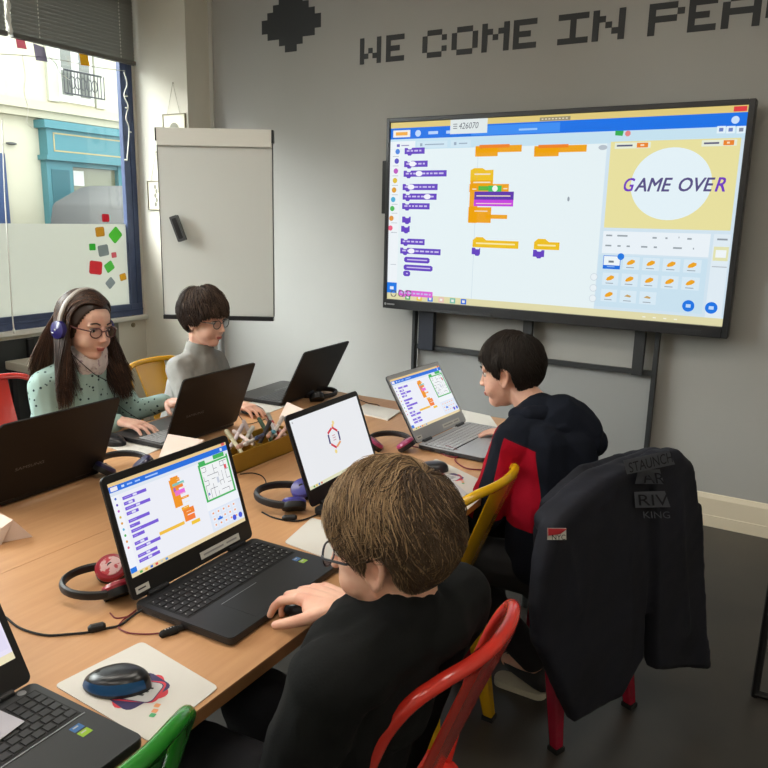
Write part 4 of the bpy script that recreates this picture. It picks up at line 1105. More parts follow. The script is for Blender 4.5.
def nails(tips, u, parent, root, which=range(5)):
    mn = mat('fingernail', (222, 172, 156), .25)
    for i in which:
        p, d = tips[i]; n_ = (u-d*u.dot(d)).normalized(); s = d.cross(n_)
        b = MB(mn); b.T = Matrix.Translation(-Vector(root))
        M = Matrix((d, s, n_)).transposed().to_4x4(); M.translation = p - d*.001 + n_*.0046
        b.T = Matrix.Translation(-Vector(root)) @ M; b.ell((0, 0, 0), (.0048, .0038, .0012), None, 10, 6); b.build('fingernail', parent)

# ---- nearest boy
SK1 = skinmat('a', (230, 182, 158), (220, 158, 136))
H1 = head_frame((-.523, .914, 1.036), PI+.13, R(10), R(-4), 1.01)
root1 = Vector((-.60, .93, .45))
j1 = dict(neck=(-.490, .915, .930), chest=(-.52, .91, .80), pelvis=(-.62, .94, .57), shL=(-.535, .785, .875), elL=(-.60, .765, .69), wrL=(-.67, .88, .60), shR=(-.480, 1.065, .890), elR=(-.54, 1.135, .75), wrR=(-.690, 1.050, .820),
          hipL=(-.62, .86, .53), knL=(-.91, .83, .55), anL=(-.86, .78, .10), toL=(-.98, .77, .05), hipR=(-.62, 1.0, .53), knR=(-.90, 1.04, .55), anR=(-.84, 1.05, .10), toR=(-.96, 1.06, .05))
per1, J1, tips1 = person('boy with light brown hair and glasses, in a black sweater, seen from behind', root1, H1, j1, SK1,
    {'R': dict(fwd=(-1, .16, -.10), up=(-.1, 0, 1), side=1, curl=(.46, .60, .62, .55), s=1.1, spread=.22, tcurl=.5, tout=.75),
     'L': dict(fwd=(-.1, 1, -.2), up=(0, 0, 1), side=-1, curl=(.5, .5, .5, .5), s=.8)}, vs=.0028)
nails(*tips1['R'], per1, root1)
BLK = mat('black_sweater', (19, 21, 21), .9, spec=.2, bump=(260, .25, .002), noise_=(12, (15, 16, 17), .3, .7))
cloth('sweater', per1, root1, [((-.515, .91, .89), (-.54, .91, .80), .080, .105), ((-.535, .965, .875), (-.63, .99, .57), .080, .105), ((-.545, .85, .865), (-.63, .88, .57), .080, .105), ((-.540, .91, .86), (-.62, .93, .58), .098, .105),
    ((-.492, .914, .940), (-.500, .91, .90), .057, .068), ((-.49, .912, .900), j1['shL'], .058, .064), ((-.47, .95, .900), j1['shR'], .060, .066), ((-.50, 1.03, .88), (-.60, 1.02, .60), .075, .09),
    (j1['shL'], j1['elL'], .064, .054), (j1['elL'], (-.67, .895, .60), .054, .042), (j1['shR'], j1['elR'], .066, .052), (j1['elR'], (-.650, 1.065, .803), .050, .033),
    ], BLK, .006, 5, .005, 11, 3)
cloth('trousers', per1, root1, [((-.60, .93, .56), (-.64, .93, .55), .108, .105), (j1['hipL'], j1['knL'], .090, .078), (j1['knL'], (-.86, .78, .13), .066, .052), (j1['hipR'], j1['knR'], .085, .070), (j1['knR'], (-.84, 1.05, .13), .066, .052)],
    mat('dark_trousers', (24, 25, 32), .85, bump=(200, .2, .002)), .008, 4, .004, 12, 8)
for s in 'LR':
    b = MB(mat('shoe_black', (30, 30, 32), .6)); a = Vector(j1['an'+s]); tt = Vector(j1['to'+s]); b.T = Matrix.Translation(-root1)
    b.cap((a.x, a.y, .055), (tt.x, tt.y, .045), .042, .038); b.box(tt.x-.03, a.x+.04, a.y-.035, a.y+.035, 0, .022); b.build('shoe', per1)
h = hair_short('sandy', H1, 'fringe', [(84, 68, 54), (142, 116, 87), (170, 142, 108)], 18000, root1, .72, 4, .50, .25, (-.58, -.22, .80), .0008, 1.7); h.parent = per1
face_bits(H1, root1, per1, MATS['hair_sandy_0'], (mat('glasses_dark', (32, 38, 52), .3), .0017, 0))

# ---- boy in red and navy (far right)
SK2 = skinmat('b', (228, 182, 160), (218, 162, 142))
H2 = head_frame((-.812, 2.145, 1.062), PI+.02, R(10), 0, .99)
root2 = Vector((-.63, 2.07, .45))
j2 = dict(neck=(-.715, 2.13, .965), chest=(-.66, 2.10, .82), pelvis=(-.58, 2.05, .54), shL=(-.730, 1.985, .885), elL=(-.785, 1.950, .68), wrL=(-.84, 2.14, .68), shR=(-.665, 2.26, .885), elR=(-.76, 2.38, .77), wrR=(-.885, 2.44, .785),
          hipL=(-.62, 1.99, .52), knL=(-.92, 1.98, .50), anL=(-.67, 2.15, .10), toL=(-.78, 2.21, .05), hipR=(-.60, 2.14, .52), knR=(-.92, 2.22, .50), anR=(-.90, 2.36, .10), toR=(-1.02, 2.38, .05))
per2, J2, tips2 = person('boy with short black hair in a navy hoodie with red sleeves, leaning to his laptop', root2, H2, j2, SK2,
    {'R': dict(fwd=(-1, -.1, -.05), up=(0, 0, 1), side=1, curl=(.35,)*4, s=.85), 'L': dict(fwd=(-1, .35, -.05), up=(0, 0, 1), side=-1, curl=(.4,)*4, s=.85)})
NAVY = mat('navy_fleece', (23, 27, 38), .95, spec=.15, bump=(220, .3, .002), noise_=(10, (18, 21, 30), .3, .7)); REDF = mat('red_fleece', (150, 8, 32), .9, spec=.2, bump=(220, .25, .002))
b = cloth('hoodie', per2, root2, [((-.70, 2.125, .93), (-.65, 2.10, .80), .085, .115), ((-.66, 2.03, .86), (-.62, 2.00, .56), .09, .11), ((-.64, 2.19, .86), (-.60, 2.14, .56), .09, .11), ((-.61, 2.11, .86), (-.58, 2.07, .56), .095, .11),
    ((-.70, 2.13, .94), j2['shL'], .066, .066), ((-.69, 2.13, .94), j2['shR'], .068, .068), ((-.63, 2.13, .93), (-.60, 2.15, .90), .09, .085), (j2['shR'], j2['elR'], .066, .054), (j2['elR'], (-.87, 2.435, .785), .052, .040),
    (j2['shL'], j2['elL'], .064, .054), (j2['elL'], (-.83, 2.12, .68), .052, .038)], NAVY, .006, 5, .006, 12, 11)
def panel_mat(base, base_rgb, red_rgb):
    m = base.copy(); nt = m.node_tree; bs = nt.nodes['Principled BSDF']; tc = nt.nodes['Texture Coordinate']
    def cond(a, c):          # a . p < c in world coordinates
        d = nt.nodes.new('ShaderNodeVectorMath'); d.operation = 'DOT_PRODUCT'; d.inputs[1].default_value = a
        l = nt.nodes.new('ShaderNodeMath'); l.operation = 'LESS_THAN'; l.inputs[1].default_value = c-Vector(a).dot(root2)
        nt.links.new(tc.outputs['Object'], d.inputs[0]); nt.links.new(d.outputs['Value'], l.inputs[0]); return l.outputs[0]
    def op(o, x, y):
        n = nt.nodes.new('ShaderNodeMath'); n.operation = o; nt.links.new(x, n.inputs[0])
        if y is not None: nt.links.new(y, n.inputs[1])
        else: n.inputs[0].default_value = 1
        return n.outputs[0]
    def inv(x):
        n = nt.nodes.new('ShaderNodeMath'); n.operation = 'SUBTRACT'; n.inputs[0].default_value = 1; nt.links.new(x, n.inputs[1]); return n.outputs[0]
    red = op('MULTIPLY', op('MULTIPLY', op('MULTIPLY', inv(cond((0, 0, 1), .665)), cond((0, 1, 0), 2.03)), cond((.35, 0, 1), .662)), cond((1, 0, .25), -.425))
    stripe = op('MULTIPLY', op('MULTIPLY', inv(cond((1, 0, -.12), -.890)), cond((1, 0, -.12), -.846)), cond((0, 1, 0), 2.0))
    red = op('MULTIPLY', red, inv(stripe))
    mx = nt.nodes.new('ShaderNodeMix'); mx.data_type = 'RGBA'; mx.inputs[6].default_value = C(*base_rgb); mx.inputs[7].default_value = C(*red_rgb)
    nt.links.new(red, mx.inputs[0]); nt.links.new(mx.outputs[2], bs.inputs['Base Color']); m.name = 'red_navy_fleece'; return m
b.data.materials[0] = panel_mat(NAVY, (21, 25, 35), (150, 8, 32))
b = MB(NAVY); b.T = Matrix.Translation(-root2)   # hood lying on the shoulders
for k in range(9):
    pass
hd = [(-.745, 2.055, .955), (-.700, 2.050, .965), (-.655, 2.085, .965), (-.635, 2.145, .970), (-.665, 2.200, .965), (-.715, 2.225, .955)]
hp = [((hd[i]), (hd[i+1]), .026, .026) for i in range(5)] + [((-.66, 2.12, .945), (-.58, 2.13, .905), .060, .055), ((-.62, 2.08, .930), (-.56, 2.14, .885), .040, .050), ((-.64, 2.19, .935), (-.55, 2.17, .88), .045, .045)]
cloth('hood', per2, root2, hp, NAVY, .005, 4, .005, 20, 4)
cloth('trousers', per2, root2, [((-.57, 2.05, .53), (-.61, 2.05, .52), .135, .13), (j2['hipL'], j2['knL'], .080, .066), (j2['knL'], (-.68, 2.15, .13), .062, .05), (j2['hipR'], j2['knR'], .080, .066), (j2['knR'], (-.90, 2.36, .13), .062, .05)],
    mat('black_trousers', (22, 22, 25), .85, bump=(200, .2, .002)), .008, 4, .004, 12, 5)
for s in 'LR':
    b = MB(mat('shoe_dark', (40, 40, 42), .6)); a = Vector(j2['an'+s]); tt = Vector(j2['to'+s]); b.T = Matrix.Translation(-root2)
    b.cap((a.x+.03, a.y, .06), (tt.x+.02, tt.y, .05), .042, .036); b.use(mat('shoe_sole', (206, 200, 180), .6)); b.prism(rrect(tt.x-.02, a.x+.05, a.y-.036, a.y+.036, .03), 0, .022); b.build('shoe', per2)
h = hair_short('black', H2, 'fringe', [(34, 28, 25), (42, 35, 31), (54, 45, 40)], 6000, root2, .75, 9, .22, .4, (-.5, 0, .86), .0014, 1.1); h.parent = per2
face_bits(H2, root2, per2, MATS['hair_black_0'])

# ---- girl with headphones
SK3 = skinmat('c', (234, 192, 172), (224, 170, 152))
H3 = head_frame((-2.295, 1.760, 1.115), R(2), R(9), R(-4), 1.05)
root3 = Vector((-2.42, 1.77, .45))
j3 = dict(neck=(-2.335, 1.77, .985), chest=(-2.38, 1.77, .82), pelvis=(-2.46, 1.78, .54), shL=(-2.375, 1.905, .90), elL=(-2.33, 1.975, .745), wrL=(-2.185, 2.03, .795), shR=(-2.375, 1.640, .90), elR=(-2.34, 1.62, .745), wrR=(-2.115, 1.745, .790),
          hipL=(-2.42, 1.86, .52), knL=(-2.12, 1.88, .50), anL=(-2.14, 1.88, .10), toL=(-2.02, 1.88, .05), hipR=(-2.42, 1.70, .52), knR=(-2.12, 1.68, .50), anR=(-2.14, 1.68, .10), toR=(-2.02, 1.68, .05))
per3, J3, tips3 = person('girl with long brown hair and glasses in a mint green dotted sweater, typing', root3, H3, j3, SK3,
    {'R': dict(fwd=(1, .22, -.12), up=(0, 0, 1), side=1, curl=(.4, .42, .45, .5), s=.92, spread=.2, rr=.9), 'L': dict(fwd=(1, .15, .05), up=(0, 0, 1), side=-1, curl=(.35, .4, .45, .5), s=.90, spread=.2, rr=.9)}, cheek=1.2)
def dotted():
    m = mat('mint_sweater', (158, 184, 178), .9, spec=.2, bump=(240, .2, .002)); nt = m.node_tree; bs = nt.nodes['Principled BSDF']
    tc = nt.nodes['Texture Coordinate']; vo = nt.nodes.new('ShaderNodeTexVoronoi'); vo.inputs['Scale'].default_value = 46
    lt = nt.nodes.new('ShaderNodeMath'); lt.operation = 'LESS_THAN'; lt.inputs[1].default_value = .21
    mx = nt.nodes.new('ShaderNodeMix'); mx.data_type = 'RGBA'; mx.inputs[6].default_value = C(158, 184, 178); mx.inputs[7].default_value = C(46, 62, 66)
    nt.links.new(tc.outputs['Object'], vo.inputs['Vector']); nt.links.new(vo.outputs['Distance'], lt.inputs[0]); nt.links.new(lt.outputs[0], mx.inputs[0]); nt.links.new(mx.outputs[2], bs.inputs['Base Color'])
    return m
cloth('sweater', per3, root3, [((-2.345, 1.77, .94), (-2.38, 1.77, .80), .085, .125), ((-2.38, 1.82, .84), (-2.44, 1.82, .58), .105, .125), ((-2.38, 1.71, .84), (-2.44, 1.72, .58), .105, .125),
    ((-2.35, 1.77, .945), j3['shL'], .062, .060), ((-2.35, 1.77, .945), j3['shR'], .062, .064), (j3['shL'], j3['elL'], .060, .050), (j3['elL'], (-2.20, 2.022, .792), .048, .033), (j3['shR'], j3['elR'], .064, .054), (j3['elR'], (-2.135, 1.735, .785), .052, .032)],
    dotted(), .006, 5, .004, 13, 21)
cloth('turtleneck', per3, root3, [((-2.305, 1.772, 1.020), (-2.315, 1.77, .985), .066, .074)], mat('white_collar', (214, 204, 204), .85, noise_=(60, (170, 150, 160), .55, .65)), .005, 3, .004, 40, 2)
cloth('trousers', per3, root3, [((-2.45, 1.78, .53), (-2.42, 1.78, .52), .14, .13), (j3['hipL'], j3['knL'], .078, .062), (j3['knL'], (-2.14, 1.88, .13), .06, .048), (j3['hipR'], j3['knR'], .078, .062), (j3['knR'], (-2.14, 1.68, .13), .06, .048)],
    mat('dark_trousers', (24, 25, 32), .85), .009, 4, .004, 12, 5)
def hair_long(H, root, n, cols, seed=5):
    rnd = random.Random(seed); V = []; F = []; I = []
    mats_ = [mat('hair_brown_%d' % i, c, .4, spec=.4) for i, c in enumerate(cols)]
    NU, NV = 90, 60; grid = {}
    for i in range(NV+1):
        for j in range(NU):
            ph = PI*.8*i/NV; th = 2*PI*j/NU; d = Vector((math.sin(ph)*math.cos(th), math.sin(ph)*math.sin(th), math.cos(ph)))
            a = abs(math.degrees(math.atan2(d.y, d.x))); p = hairpt(d, 0); ok = p.z > (.076-.00000042*a**3*1.0 if a < 66 else -.075)
            grid[i, j] = (len(V), ok); V.append(hairpt(d, .002 if ok else -.012))
    for i in range(NV):
        for j in range(NU):
            j2 = (j+1) % NU
            if grid[i, j][1] or grid[i+1, j][1]: F.append((grid[i, j][0], grid[i+1, j][0], grid[i+1, j2][0], grid[i, j2][0])); I.append(0)
    Hr = H.to_3x3(); Hinv = H.inverted()
    for k in range(n):
        s = rnd.choice((-1, 1)); x0 = rnd.uniform(-.095, .070); pts = []; cl = round(x0*60)/60.; j_ = noise.noise(Vector((cl*40, s*5, 1)))
        # over the head from the parting
        th0 = rnd.uniform(-.05, 1.0) if rnd.random() < .5 else 0
        for i in range(9):
            f = i/8; th = th0 + (1.62-th0)*f
            x = x0 - (.060+.02*j_)*max(0., math.sin(th))**1.5*(1 if x0 > -.03 else max(.0, (x0+.095)/.065)) if x0 > -.095 else x0
            xx = max(-.099, min(.084, x+.012))/.100
            rr = math.sqrt(max(.02, 1-xx*xx))
            p = HC + Vector((x+.012, s*rr*.083*math.sin(th), rr*.095*math.cos(th)))
            p += (p-HC).normalized()*(.003+.004*rnd.random())
            pts.append(p)
        # then hanging down in world space
        w = H @ pts[-1]; ws = []
        L = rnd.uniform(.18, .30) + (.02 if x0 > -.02 else 0); front = x0 > -.045
        up0 = Vector(w); ph = rnd.uniform(0, 6); tgt = Vector((-2.245 if front else -2.43, 0, 0))
        yo = s*(.015+.060*rnd.random())*(1 if front or s > 0 else 2.2)
        for i in range(1, 9):
            f = i/8; q = up0.copy(); q.z -= L*f
            q.x += (tgt.x+rnd.uniform(-.002, .002)+ .035*(j_) - up0.x)*(f**1.3)*(.85); q.y += yo*f + .006*math.sin(ph+4*f)*f
            if not front: q.y += (1.775-q.y)*.25*f
            ws.append(Hinv @ q)
        ribbon(V, F, I, pts+ws, .0021*rnd.uniform(.6, 1.2), rnd.choices((0, 1, 2), weights=(5, 3, 1) if front or s > 0 else (2, 3, 3))[0])
    V = [H @ v - root for v in V]
    me = bpy.data.meshes.new('hair'); me.from_pydata([tuple(v) for v in V], [], F)
    for m in mats_: me.materials.append(m)
    me.polygons.foreach_set('material_index', I); me.polygons.foreach_set('use_smooth', [True]*len(F)); me.update()
    o = bpy.data.objects.new('hair', me); COL.objects.link(o); return o
h = hair_long(H3, root3, 4200, [(50, 35, 29), (74, 52, 41), (112, 80, 60)]); h.parent = per3
face_bits(H3, root3, per3, MATS['hair_brown_0'], (mat('glasses_plum', (92, 50, 52), .3), .0021, 0))

# ---- boy in grey
SK4 = skinmat('d', (232, 186, 164), (222, 166, 146))
H4 = head_frame((-2.295, 2.360, 1.078), R(8), R(8), 0, 1.03)
root4 = Vector((-2.42, 2.35, .45))
j4 = dict(neck=(-2.335, 2.375, .945), chest=(-2.37, 2.375, .80), pelvis=(-2.44, 2.35, .54), shL=(-2.365, 2.49, .865), elL=(-2.33, 2.53, .70), wrL=(-2.25, 2.42, .635), shR=(-2.365, 2.270, .865), elR=(-2.26, 2.22, .745), wrR=(-1.985, 2.205, .780),
          hipL=(-2.42, 2.43, .52), knL=(-2.12, 2.45, .50), anL=(-2.14, 2.45, .10), toL=(-2.02, 2.45, .05), hipR=(-2.42, 2.28, .52), knR=(-2.12, 2.27, .50), anR=(-2.14, 2.27, .10), toR=(-2.02, 2.27, .05))
per4, J4, tips4 = person('boy with brown bowl cut hair and glasses in a plain grey sweater, in profile', root4, H4, j4, SK4,
    {'R': dict(fwd=(1, .05, -.12), up=(0, 0, 1), side=1, curl=(.45, .5, .5, .5), s=.88, spread=.15, rr=.92), 'L': dict(fwd=(.4, -1, -.2), up=(0, 0, 1), side=-1, curl=(.4,)*4, s=.8)})
GREY = mat('grey_sweater', (150, 148, 144), .95, spec=.2, bump=(240, .25, .002), noise_=(30, (140, 139, 135), .3, .7))
cloth('sweater', per4, root4, [((-2.340, 2.372, .940), (-2.36, 2.38, .88), .064, .080), ((-2.345, 2.38, .890), (-2.37, 2.38, .80), .078, .105), ((-2.37, 2.42, .81), (-2.42, 2.41, .58), .092, .105), ((-2.37, 2.335, .81), (-2.42, 2.33, .58), .092, .105),
    ((-2.34, 2.38, .905), j4['shL'], .056, .054), ((-2.34, 2.38, .905), j4['shR'], .056, .054), (j4['shL'], j4['elL'], .058, .050), (j4['elL'], (-2.262, 2.43, .637), .048, .036), (j4['shR'], j4['elR'], .055, .048), (j4['elR'], (-2.03, 2.20, .778), .048, .032)],
    GREY, .006, 5, .004, 13, 31)
b = MB(mat('grey_collar', (96, 95, 94), .95)); b.T = Matrix.Translation(-root4); b.tube([(-2.336+.050*math.cos(a), 2.376+.050*math.sin(a), .968-.014*math.cos(a)) for a in [2*PI*i/24 for i in range(24)]], .009, 8, closed=True); b.build('collar', per4)
cloth('trousers', per4, root4, [((-2.43, 2.35, .53), (-2.41, 2.35, .52), .13, .125), (j4['hipL'], j4['knL'], .076, .062), (j4['knL'], (-2.14, 2.45, .13), .06, .048), (j4['hipR'], j4['knR'], .076, .062), (j4['knR'], (-2.14, 2.27, .13), .06, .048)],
    mat('dark_trousers', (24, 25, 32), .85), .009, 4, .004, 12, 5)
for pr_, jj, rt in ((per3, j3, root3), (per4, j4, root4)):
    for s in 'LR':
        b = MB(mat('shoe_black', (30, 30, 32), .6)); a = Vector(jj['an'+s]); tt = Vector(jj['to'+s]); b.T = Matrix.Translation(-rt)
        b.cap((a.x, a.y, .055), (tt.x, tt.y, .045), .042, .038); b.box(a.x-.04, tt.x+.03, a.y-.035, a.y+.035, 0, .022); b.build('shoe', pr_)
h = hair_short('bowl', H4, 'bowl', [(48, 36, 31), (64, 50, 42), (88, 70, 58)], 5500, root4, 1.2, 14, .08, .05, (-.25, 0, .96), .0015, .8); h.parent = per4
face_bits(H4, root4, per4, MATS['hair_bowl_0'], (mat('glasses_grey', (96, 92, 92), .3, metal=.5), .0019, 0))
# ================================================================== jacket over the crimson chair
def jacket():
    O = Vector((-.385, 2.04, .0)); e1 = Vector((.385, .923, 0)).normalized(); nrm = Vector((e1.y, -e1.x, 0))   # nrm points to the camera side
    def pl(px, py, off=0):
        o2 = O + nrm*off; d = CR*((px-384)/FPX) - CU*((py-384)/FPX) + CF
        t_ = (o2-CAM_O).dot(nrm)/d.dot(nrm); q = CAM_O+d*t_ - o2
        return (q.dot(e1), q.z)
    root = O.copy(); root.z = .0
    M_j = mat('jacket_cloth', (27, 29, 40), .8, spec=.3, bump=(160, .25, .002), noise_=(6, (20, 21, 28), .3, .7))
    def wp(a, z, off): return O + e1*a + nrm*off + Vector((0, 0, z))
    b = MB(M_j)
    # back panel hanging on the camera side
    out = [(549, 508), (566, 492), (590, 475), (615, 463), (634, 460), (638, 480), (636, 540), (634, 600), (632, 652), (610, 690), (585, 704), (562, 716), (550, 690), (535, 655), (526, 640), (524, 600), (530, 555), (538, 522)]
    pts = [pl(*q) for q in out]
    n = len(pts)
    def slab(pts, o0, o1, inset=.02):
        c = (sum(p[0] for p in pts)/len(pts), sum(p[1] for p in pts)/len(pts)); n = len(pts)
        V = []; 
        for off, k in ((o0, .94), (o0+.2*(o1-o0), 1.), (o1-.2*(o1-o0), 1.), (o1, .94)):
            V += [wp(c[0]+(p[0]-c[0])*k, c[1]+(p[1]-c[1])*k, off) for p in pts]
        F = [tuple(range(n)), tuple(range(4*n-1, 3*n-1, -1))]
        for l in range(3):
            for i in range(n):
                i2 = (i+1) % n; F.append((l*n+i, (l+1)*n+i, (l+1)*n+i2, l*n+i2))
        b.add(V, F)
    slab(pts, .0, .055)
    # right shoulder and sleeve, nearer to the wall
    out2 = [(636, 458), (650, 449), (668, 447), (679, 458), (684, 485), (688, 520), (691, 560), (693, 600), (697, 640), (700, 664), (680, 664), (647, 665), (645, 640), (645, 600), (644, 560), (642, 500)]
    slab([pl(q[0], q[1], .03) for q in out2], .015, .075)
    # front halves behind the backrest
    pa = [pl(*q) for q in ((560, 506), (600, 470), (640, 458), (668, 454), (672, 520), (672, 580), (625, 600), (575, 640), (556, 600), (552, 540))]
    slab(pa, -.075, -.045)
    a0, a1 = pl(549, 512), pl(672, 456)
    ridge = [pl(*q) for q in ((551, 512), (575, 490), (600, 474), (630, 463), (655, 453), (670, 455))]
    rp = [wp(q[0], q[1]-.022, -.005) for q in ridge]; b.chain(rp, [.036, .040, .040, .040, .040, .034])
    # rolled collar fold along the top and near cuff opening
    for (p0, p1, r_) in (((560, 520), (600, 486), .018), ((552, 540), (560, 600), .022), ((585, 500), (588, 660), .016), ((612, 480), (616, 640), .018), ((655, 480), (666, 620), .018), ((678, 500), (684, 620), .014)):
        q0 = pl(*p0); q1 = pl(*p1); of = .038 if p0[0] < 630 else .062
        b.cap(wp(q0[0], q0[1], of), wp(q1[0], q1[1], of), r_, r_*1.15)
    me = vox(b, .006, 6, .5)
    nr = [v.normal.copy() for v in me.vertices]
    for v, n_ in zip(me.vertices, nr):
        p = v.co; k = noise.noise(Vector((p.x*9, p.y*9, p.z*3.2))); k2 = noise.noise(p*22)
        v.co += n_*(.008*k+.002*k2)
    shift(me, root)
    o = put(me, 'jacket', [M_j]); o.location = root
    tag(o, 'dark navy jacket with a small red and white badge, draped over a chair back', 'jacket')
    M_p = mat('jacket_print', (72, 75, 84), .8)
    # printed bands, laid on the cloth by projection along the panel normal
    from mathutils.bvhtree import BVHTree
    bv = BVHTree.FromPolygons([v.co for v in me.vertices], [tuple(p.vertices) for p in me.polygons])
    def onto(p, lift=.0012):
        h_, n2, i_, d_ = bv.ray_cast(p+nrm*.3, -nrm)
        return (h_+nrm*lift) if h_ is not None else p
    def patch(q0, q1, q2, q3):
        ps = [Vector(wp(*pl(*q, .09), .09))-root for q in (q0, q1, q2, q3)]; hs = []
        for p in ps:
            h_ = bv.ray_cast(p+nrm*.3, -nrm)[0]; hs.append((h_-p).dot(nrm) if h_ is not None else None)
        ok = [h_ for h_ in hs if h_ is not None and h_ > -.09]; av = sum(ok)/max(1, len(ok)); mx = max(ok) if ok else 0
        out = []
        for p, h_ in zip(ps, hs):
            d = av if (h_ is None or abs(h_-av) > .02) else h_
            out.append(p+nrm*d)
        return out
    def dev(cs, P0, P1, P2, P3):
        best = 0
        for i in range(1, 6):
            for j in range(1, 6):
                u_, v_ = i/6, j/6; s0 = onto(P0.lerp(P1, u_).lerp(P3.lerp(P2, u_), v_), 0); f = cs[0].lerp(cs[1], u_).lerp(cs[3].lerp(cs[2], u_), v_)
                d = (s0-f).dot(nrm)
                if d < .03: best = max(best, d)
        return best
    def band(q0, q1, q2, q3, m_, lift=.0012, nx=14, nz=4):
        P0, P1, P2, P3 = [Vector(wp(*pl(*q, .09), .09))-root for q in (q0, q1, q2, q3)]
        V = []; F = []; cs = patch(q0, q1, q2, q3); dv = dev(cs, P0, P1, P2, P3)
        for i in range(nx+1):
            for j in range(nz+1):
                a = P0.lerp(P1, i/nx); c = P3.lerp(P2, i/nx); s0 = onto(a.lerp(c, j/nz), 0)
                f = cs[0].lerp(cs[1], i/nx).lerp(cs[3].lerp(cs[2], i/nx), j/nz)
                V.append(f+nrm*(lift+.002+dv))
        for i in range(nx):
            for j in range(nz):
                a = i*(nz+1)+j; F.append((a, a+1, a+nz+2, a+nz+1))
        bb.use(m_); bb.add(V, F)
    def word(txt, q0, q1, q3, m_, lift=.0022):
        vs, fs, w_, h_ = text_geo(txt, 1); q2 = (q1[0]+q3[0]-q0[0], q1[1]+q3[1]-q0[1])
        P0, P1, P3 = [Vector(wp(*pl(*q, .09), .09))-root for q in (q0, q1, q3)]; cs = patch(q0, q1, q2, q3)
        out = []; dv = dev(cs, P0, P1, P1+P3-P0, P3)
        for a, c in vs:
            a /= w_; c /= h_
            f = cs[0].lerp(cs[1], a).lerp(cs[3].lerp(cs[2], a), c); s0 = onto(P0+(P1-P0)*a+(P3-P0)*c, 0)
            out.append(f+nrm*(lift+.003+dv))
        bb.use(m_); bb.add(out, fs)
    bb = MB(M_p)
    band((622, 460), (668, 450), (674, 464), (626, 474), M_p); word('STAUNCH', (627, 472), (670, 461), (625, 462), M_j, .006)
    band((643, 471), (662, 470), (667, 485), (644, 487), M_p); word('AR', (649, 484.5), (664, 483.5), (648, 474), M_j, .009)
    band((643, 495), (668, 492), (673, 508), (644, 511), M_p); word('RIV', (646, 508), (670, 506), (645, 497), M_j, .006)
    word('KING', (651, 521), (672, 519), (650, 514), M_p)
    bb.build('chest_print', o, ang=0)
    bb = MB()
    W_ = mat('badge_white', (206, 204, 198), .6); Rd = mat('badge_red', (186, 40, 52), .6)
    band((556.5, 532), (575.5, 532), (575.5, 544), (556.5, 544), W_, .0016, 4, 2); band((556.5, 532.2), (575, 532.2), (569, 538), (556.5, 539.5), Rd, .0065, 4, 2)
    word('NYC', (558.5, 542.8), (572, 542.8), (558.5, 537.5), M_j, .009)
    g = bb.build('sleeve_badge', o, ang=0); g['label'] = 'small red and white woven badge'
jacket()

# ================================================================== things on the tables
def tp(px, py, z=TZ): return P(px, py, 'z', z)
def flat(name, label, cat, px, thick=.0015, m=M_white, group=None, lift=.0003, rnd=.012, dec=None):
    """thin sheet whose corners were measured on the table top; rounded corners"""
    pts = [tp(*q) for q in px]; c = sum((q for q in pts), Vector())/len(pts)
    b = MB(m); poly = []
    n = len(pts)
    for i, p in enumerate(pts):
        a = pts[i-1]; d = pts[(i+1) % n]
        for k in range(5):
            t_ = k/4; v1 = p+(a-p).normalized()*rnd; v2 = p+(d-p).normalized()*rnd
            q = v1.lerp(p, t_).lerp(p.lerp(v2, t_), t_); poly.append((q.x-c.x, q.y-c.y))
    area = sum(poly[i-1][0]*poly[i][1]-poly[i][0]*poly[i-1][1] for i in range(len(poly)))
    if area < 0: poly.reverse()
    b.prism(poly, 0, thick)
    o = b.build(name, loc=(c.x, c.y, TZ+lift), ang=0); tag(o, label, cat, group)
    return o, c
def emblem(o, u, v, s, rz=0.):
    """colourful hexagon-ish emblem printed on a mouse pad"""
    R_ = mat('print_red', (206, 60, 72), .6); N_ = mat('print_navy', (58, 48, 92), .6); W2 = mat('print_grey', (196, 196, 196), .6); G_ = mat('print_green', (70, 160, 100), .6); O_ = mat('print_orange', (222, 150, 100), .6); K_ = mat('print_black', (60, 60, 64), .6)
    b = MB(N_); z = .0016
    def rq(cx, cy, w, h_, a, m_, zz):
        b.use(m_); ca, sa = math.cos(a), math.sin(a)
        b.prism([(cx+x*ca-y*sa, cy+x*sa+y*ca) for x, y in rrect(-w/2, w/2, -h_/2, h_/2, min(w, h_)*.2, 3)], zz-.0001, zz)
    rq(u, v, s, s*.78, .65+rz, R_, z+.0002); rq(u, v, s*1.0, s*.76, 1.1+rz, N_, z+.0004); rq(u, v, s*.9, s*.66, .1+rz, R_, z+.0006)
    rq(u, v, s*.80, s*.62, rz, N_, z+.0008); rq(u, v, s*.76, s*.58, rz, W2, z+.0010)
    for k in range(3): rq(u+.0, v+(k-1)*s*.12, s*.4, s*.05, rz, K_, z+.0012)
    for k, (a, c) in enumerate(((.72, .25), (.78, .05), (.66, .15))): rq(u-a*s, v+c*s, s*.10, s*.09, .6, G_, z+.0005)
    for k, (a, c) in enumerate(((.70, -.25), (.62, -.12), (.76, -.36))): rq(u+a*s, v+c*s, s*.11, s*.10, .3, O_ if k < 2 else G_, z+.0005)
    b.build('emblem_print', o, ang=0)
M_pad = mat('mouse_pad_white', (206, 202, 194), .7)
o, c = flat('mouse_pad', 'white mouse pad with a colourful emblem, beside the bottom left laptop', 'mouse pad', ((54, 686), (142, 642), (219, 688), (150, 743)), m=M_pad)
q = tp(139, 692)-c; emblem(o, q.x, q.y, .088, .35)
o, c = flat('mouse_pad', 'white mouse pad mostly hidden behind the nearest boy\'s head', 'mouse pad', ((284, 543), (312, 518), (350, 530), (345, 566)), m=M_pad)
